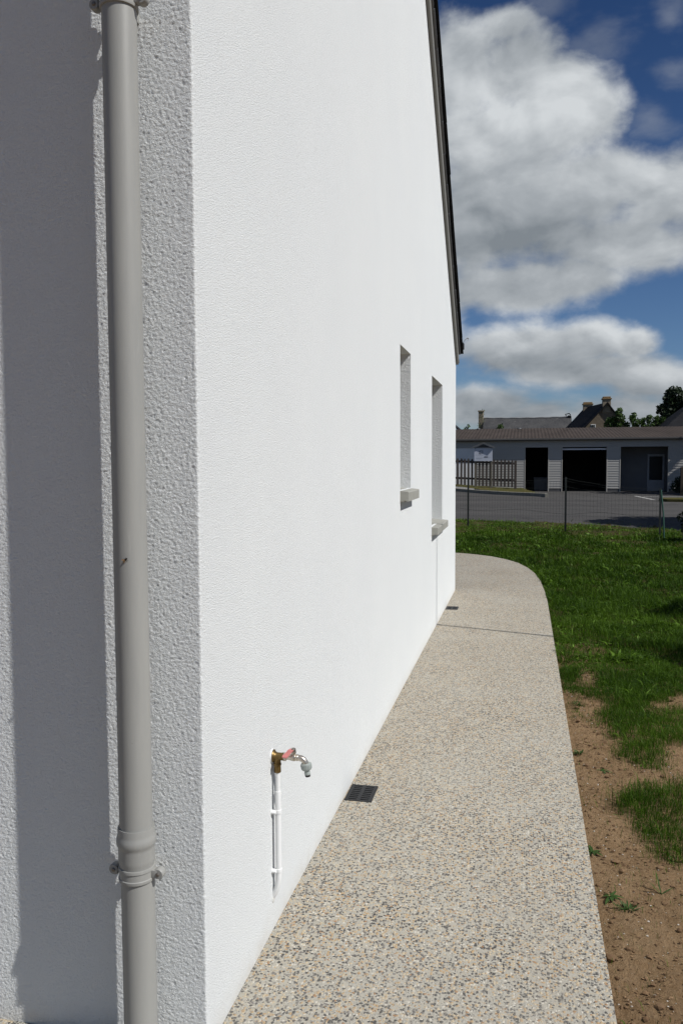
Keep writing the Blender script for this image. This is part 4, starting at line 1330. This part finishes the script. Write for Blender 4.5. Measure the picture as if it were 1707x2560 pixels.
m = MB(); m.box(-12.3, 14.3, GYF-0.235, GYF-0.03, ZE-0.075, ZE-0.02, 0.004); m.build('eave_shade_strip', M['plinth'], rf)  # dark strip colours in the shadow gap under the eave
m = MB(); m.box(-12.4, 14.4, GYF-0.30, GYF-0.272, ZE-0.035, ZE+0.045, 0.006); m.build('edge_trim', simple('pale_roof_edge', (0.10, 0.093, 0.088), 0.7), rf)
for x0_, w_, h_ in ((-2.62, 0.18, 0.10), (-0.30, 0.22, 0.09)):
    m = MB(); m.lathe([(w_*0.4, 0), (w_*0.4, h_), (w_*0.62, h_+0.01), (w_*0.5, h_+0.05), (0.02, h_+0.06)], (x0_, GYF+5.9, ZE+0.66), (0, 0, 1), 14)
    m.build('vent', M['gutter'], rf, smooth=40)

M['chest'] = simple('grey_chest', (0.16, 0.165, 0.18), 0.6, 0.1, 4)
ch = thing('storage_chest', 'grey chest standing in the dark left bay of the garage', 'chest', (0.85, GYF+1.6, 0))
m = MB(); m.box(0.50, 1.38, GYF+1.3, GYF+1.9, 0.0, 0.60, 0.02); m.build('box', M['chest'], ch)
m = MB(); m.box(0.48, 1.40, GYF+1.28, GYF+1.92, 0.605, 0.68, 0.015); m.build('lid', M['chest'], ch)

# ------------------------------------------------------------------ picket fence and notice board
PFY = 40.5
pf = thing('picket_fence', 'weathered dark wooden picket fence on the grass bank before the garage', 'fence', (-1.8, PFY, 0.2))
M['old_wood'] = simple('weathered_wood', (0.060, 0.049, 0.042), 0.85, 0.3, 6, 0.004, 50, stretch=(1, 1, 0.25))
def pz(x_): return 0.20 + 0.047*(-0.35-x_)
def ptop(x_): return 1.585 + 0.045*(-0.38-x_)
x_ = -9.3; kcount = 0
while x_ < -0.55:
    zb_, zt_ = pz(x_)+0.06, ptop(x_)+random.uniform(-.015, .015)
    m = MB(); hw = 0.047; dx_ = random.uniform(-.008, .008)
    m.prism([(x_-hw, zb_), (x_+hw, zb_), (x_+hw+dx_, zt_-0.06), (x_+dx_, zt_), (x_-hw+dx_, zt_-0.06)], PFY-0.045, PFY-0.022, 'y')
    m.build('picket', M['old_wood'], pf)
    x_ += 0.1745
for zoff in (0.34, 1.16):
    m = MB()
    x0_, x1_ = -9.4, -0.40
    m.add([(x0_, PFY-0.02, pz(x0_)+zoff), (x1_, PFY-0.02, pz(x1_)+zoff), (x1_, PFY-0.02, pz(x1_)+zoff+0.10), (x0_, PFY-0.02, pz(x0_)+zoff+0.10), (x0_, PFY+0.025, pz(x0_)+zoff), (x1_, PFY+0.025, pz(x1_)+zoff), (x1_, PFY+0.025, pz(x1_)+zoff+0.10), (x0_, PFY+0.025, pz(x0_)+zoff+0.10)], [(0, 1, 2, 3), (7, 6, 5, 4), (0, 4, 5, 1), (1, 5, 6, 2), (2, 6, 7, 3), (3, 7, 4, 0)])
    m.build('rail', M['old_wood'], pf)
for px_ in (-8.2, -5.8, -3.9, -0.42):
    m = MB(); m.box(px_-0.06, px_+0.06, PFY+0.026, PFY+0.13, pz(px_)-0.3, ptop(px_)-0.02, 0.008); m.build('post', M['old_wood'], pf)

nb = thing('notice_board', 'white notice board under a small pitched roof above the picket fence', 'sign', (-1.95, PFY, 0.25))
NY = PFY-0.10
M['board'] = simple('white_board', (0.46, 0.49, 0.56), 0.5, 0.08, 2.0)
M['print'] = simple('grey_print', (0.10, 0.11, 0.14), 0.6, 0.3, 20)
m = MB(); m.box(-2.39, -1.52, NY-0.015, NY+0.015, 1.545, 2.165, 0.004); bd = m.build('panel', M['board'], nb)
m = MB()
m.prism([(-2.48, 2.185), (-1.95, 2.42), (-1.42, 2.185), (-1.42, 2.215), (-1.95, 2.455), (-2.48, 2.215)], NY-0.12, NY+0.14, 'y'); m.build('roof', simple('grey_board_roof', (0.17, 0.165, 0.16), 0.7, 0.2, 6), nb)
m = MB(); m.prism([(-2.33, 2.20), (-1.95, 2.37), (-1.57, 2.20)], NY-0.02, NY+0.02, 'y'); m.build('gable_board', M['plinth'], nb)
for px_ in (-2.34, -1.57):
    m = MB(); m.box(px_-0.045, px_+0.045, NY+0.018, NY+0.088, 0.05, 2.20, 0.006); m.build('post', simple('post_wood', (0.13, 0.115, 0.09), 0.85, 0.2, 8), nb)
def stroke(m, pts, w):
    for (a, b) in zip(pts[:-1], pts[1:]):
        a, b = Vector(a), Vector(b); t = (b-a).normalized(); n_ = Vector((-t.y, t.x))*w/2
        q_ = [a-n_-t*w*.3, b-n_+t*w*.3, b+n_+t*w*.3, a+n_-t*w*.3]
        m.add([(p.x, NY-0.019, p.y) for p in q_], [(0, 1, 2, 3)])
m = MB()   # small drawn emblem: an open building outline, upper left of the panel
ox, oz = -2.06, 1.97
for pts in ([(-.09, -.07), (-.09, .05), (-.02, .09), (.09, .08), (.08, -.05), (-.02, -.08), (-.09, -.07)], [(-.02, -.08), (-.02, .09)], [(-.10, -.05), (-.03, -.06)], [(.02, .03), (.07, .04)], [(0.02, -.02), (.07, -.01)], [(-.08, .02), (-.04, .03)]):
    stroke(m, [(ox+a, oz+b) for a, b in pts], 0.016)
m.build('emblem', M['print'], bd)
m = MB()   # script-like mark, lower right
ox, oz = -1.83, 1.76
for pts in ([(-.10, -.03), (-.05, .03), (-.04, -.03), (.01, .04), (.01, -.03), (.06, .02), (.08, -.02), (.11, .02)], [(-.09, -.045), (.10, -.045)]):
    stroke(m, [(ox+a, oz+b) for a, b in pts], 0.016)
m.build('emblem', M['print'], bd)
m = MB()
for z_, a_, b_ in ((1.845, -2.36, -1.93), (1.70, -2.30, -1.98), (1.665, -2.30, -2.05), (1.71, -1.78, -1.60)):
    stroke(m, [(a_, z_), (b_, z_)], 0.008)
m.build('ruled_lines', simple('pale_print', (0.27, 0.29, 0.34), 0.6), bd)

# ------------------------------------------------------------------ houses beyond
def slate_roof(name):
    k = NT(name)
    v = k.n('ShaderNodeTexBrick'); k.t.links.new(k.vec((1, 1, 1)), v.inputs['Vector'])
    n_ = k.noise(1.1, 6, 0.7); sp2 = k.noise(4.5, 5, 0.7)
    c = k.mix(k.ramp(n_, [(0.3, 0.0), (0.7, 1.0)]), (0.038, 0.038, 0.041), (0.082, 0.08, 0.078))
    c = k.mix(k.ramp(sp2, [(0.60, 0.0), (0.70, 0.6)]), c, (0.17, 0.165, 0.15))
    return k.done(c, 0.75, k.bump(k.noise(8, 4, 0.6, k.vec((1, 1, 4))), 0.05), spec=0.25)
M['old_slate'] = slate_roof('lichened_slate')
M['dark_slate'] = simple('dark_slate_roof', (0.016, 0.016, 0.018), 0.85, 0.3, 2, 0.02, 8, spec=0.1)
M['stone'] = simple('brown_stone', (0.17, 0.135, 0.095), 0.9, 0.3, 2.5, 0.02, 8)
M['chim'] = simple('chimney_render', (0.24, 0.20, 0.145), 0.9, 0.2, 3, 0.01, 10)
M['brickcap'] = simple('chimney_cap', (0.23, 0.155, 0.075), 0.9, 0.3, 5)

h1 = thing('farmhouse', 'long house with lichened slate roof and ivied chimney behind the garage', 'house', (0.1, 93, 0))
m = MB(); m.box(-4.4, 4.9, 90.3, 96.7, -0.2, 3.6); m.prism([(90.3, 3.59), (96.7, 3.59), (93.5, 6.2)], -4.4, -4.1, 'x'); m.prism([(90.3, 3.59), (96.7, 3.59), (93.5, 6.2)], 4.6, 4.9, 'x'); m.build('wall', M['stone'], h1)
vs = []
nx2 = 24
for i in range(nx2+1):
    x_ = -4.5 + 9.5*i/nx2
    sagz = -0.05*sin(pi*i/nx2) + 0.02*sin(i*1.7)
    vs += [(x_, 89.9, 3.35), (x_, 91.7, 4.82+sagz*.5), (x_, 93.5, 6.33+sagz), (x_, 95.3, 4.82), (x_, 97.1, 3.35)]
fs = [(i*5+j, i*5+j+1, i*5+6+j, i*5+5+j) for i in range(nx2) for j in range(4)]
m = MB(); m.add(vs, fs); r1 = m.build('roof', M['old_slate'], h1, smooth=20)
m = MB(); m.tube([(-4.5+9.5*i/nx2, 93.5, 6.35-0.05*sin(pi*i/nx2)+0.02*sin(i*1.7)) for i in range(nx2+1)], 0.09, 8); m.build('ridge_tiles', simple('pale_ridge', (0.20, 0.20, 0.20), 0.7), r1)
m = MB(); m.box(-5.05, -4.52, 93.0, 93.8, -0.2, 7.05, 0.03); m.box(-5.12, -4.45, 92.93, 93.87, 7.052, 7.2, 0.02); c1 = m.build('chimney', M['chim'], h1)
v, q_, tone = cloud_leaves([(-4.7, 93.0, 6.2, 0.3), (-4.6, 92.95, 6.7, 0.3), (-4.62, 92.95, 7.1, 0.25), (-4.95, 92.95, 5.6, 0.25), (-4.5, 93.0, 5.9, .2)], 130, 0.06, 51)
np_mesh('ivy', v-np.array([0.1, 93, 0]), q_, mat=M['foliage'], parent=c1, attr={'tone': tone})
m = MB(); m.tube([(4.55, 93.5, 6.3), (4.35, 93.5, 6.62), (4.75, 93.5, 6.72), (4.9, 93.5, 6.55)], 0.06, 8); m.box(4.62, 4.95, 93.3, 93.7, 6.2, 6.5); m.build('finial', M['dark_slate'], r1)

h2 = thing('gabled_house', 'steep gabled stone house with two chimneys behind the garage', 'house', (7.2, 82, 0))
# gable to the viewer, ridge running back to the left
gy0, gy1 = 80.0, 87.0
sh = -1.45   # sideways run of the ridge over its length
GP = [(5.35, 3.0), (5.35, 4.45), (7.45, 6.75), (9.2, 4.55), (9.2, 3.0)]
m = MB()
def yy(p, y_): return (p[0]+sh*(y_-gy0)/(gy1-gy0), y_, p[1])
low = [(5.35, -0.2), (9.2, -0.2)]
pg = [low[0], GP[1], GP[2], GP[3], low[1]]
vs = [yy(p, gy0) for p in pg] + [yy(p, gy1) for p in pg]
m.add(vs, [(0, 1, 2, 3, 4), (9, 8, 7, 6, 5), (0, 5, 6, 1), (3, 8, 9, 4)])
m.build('wall', M['stone'], h2)
m = MB()
def roofside(pts):
    a = [yy(p, gy0-0.25) for p in pts] + [yy(p, gy1+0.2) for p in pts]
    n_ = len(pts)
    m.add(a, [(i, i+1, n_+i+1, n_+i) for i in range(n_-1)])
    m.add([(p[0], p[1], p[2]-0.12) for p in a], [(i, n_+i, n_+i+1, i+1) for i in range(n_-1)])
    m.add([yy(p, gy0-0.25) for p in pts] + [(q2[0], q2[1], q2[2]-0.12) for q2 in [yy(p, gy0-0.25) for p in pts]], [(i, n_+i, n_+i+1, i+1) for i in range(n_-1)])
roofside([(4.45, 4.05), (5.2, 4.50), (6.3, 5.65), (7.45, 6.95)])
roofside([(7.45, 6.95), (8.5, 5.55), (9.45, 4.4)])
r2 = m.build('roof', M['dark_slate'], h2)
for (x0_, x1_, y0_, zb_, zt_) in ((7.07, 7.80, 80.0, 6.0, 7.22), (5.75, 6.65, 86.2, 6.0, 7.16)):
    m = MB(); m.box(x0_, x1_, y0_-0.03, y0_+0.75, zb_, zt_, 0.02); c2 = m.build('chimney', M['chim'], h2)
    m = MB(); m.box(x0_-0.07, x1_+0.07, y0_-0.10, y0_+0.82, zt_+0.002, zt_+0.12, 0.02); m.box(x0_+0.02, x1_-0.02, y0_-0.01, y0_+0.73, zt_+0.122, zt_+0.27, 0.03); m.build('cap', M['brickcap'], c2)
m = MB(); m.box(6.02, 6.46, gy0-0.03, gy0+0.05, 4.0, 4.92, 0.02); w2 = m.build('window', M['frame_white'], h2)
m = MB(); m.box(6.07, 6.41, gy0-0.045, gy0-0.035, 4.05, 4.87); m.build('pane', M['glass'], w2)

h3 = thing('slate_house', 'house with plain dark slate slope at the right frame edge behind garage', 'house', (16, 62, 0))
m = MB(); m.box(10.4, 24, 60.2, 68, -0.2, 3.5); m.build('wall', M['stone'], h3)
m = MB()
m.add([(9.35, 60, 3.7), (12.35, 63.6, 6.15), (24, 63.6, 6.15), (24.6, 60, 3.7), (9.35, 68.4, 3.7), (24.6, 68.4, 3.7), (12.35, 65, 6.15), (24, 65, 6.15)], [(0, 3, 2, 1), (0, 1, 6, 4), (4, 6, 7, 5), (1, 2, 7, 6), (3, 5, 7, 2)])
m.build('roof', M['dark_slate'], h3)
h4 = thing('cottage', 'grey cottage roof corner just showing beside the white house wall', 'house', (-7.5, 78, 0))
m = MB(); m.box(-10.5, -5.9, 76, 81, -0.2, 3.9); m.prism([(76, 3.895), (81, 3.895), (78.5, 5.6)], -10.5, -10.2, 'x'); m.build('wall', M['stone'], h4)
m = MB(); m.prism([(-11.0, 4.0), (-8.2, 6.3), (-5.5, 4.0), (-5.5, 4.15), (-8.2, 6.5), (-11.0, 4.15)], 75.6, 81.4, 'y'); m.build('roof', M['dark_slate'], h4)
am = thing('antenna_mast', 'thin aerial mast between the saplings and the tall dark tree', 'mast', (10.25, 70, 0))
m = MB(); m.tube([(10.25, 70, 0), (10.25, 70, 5.0)], 0.03, 8); m.build('mast', M['wire'], am)
m = MB(); m.tube([(10.2, 70, 4.97), (10.75, 70, 4.97)], 0.02, 6); m.build('antenna', M['wire'], am)
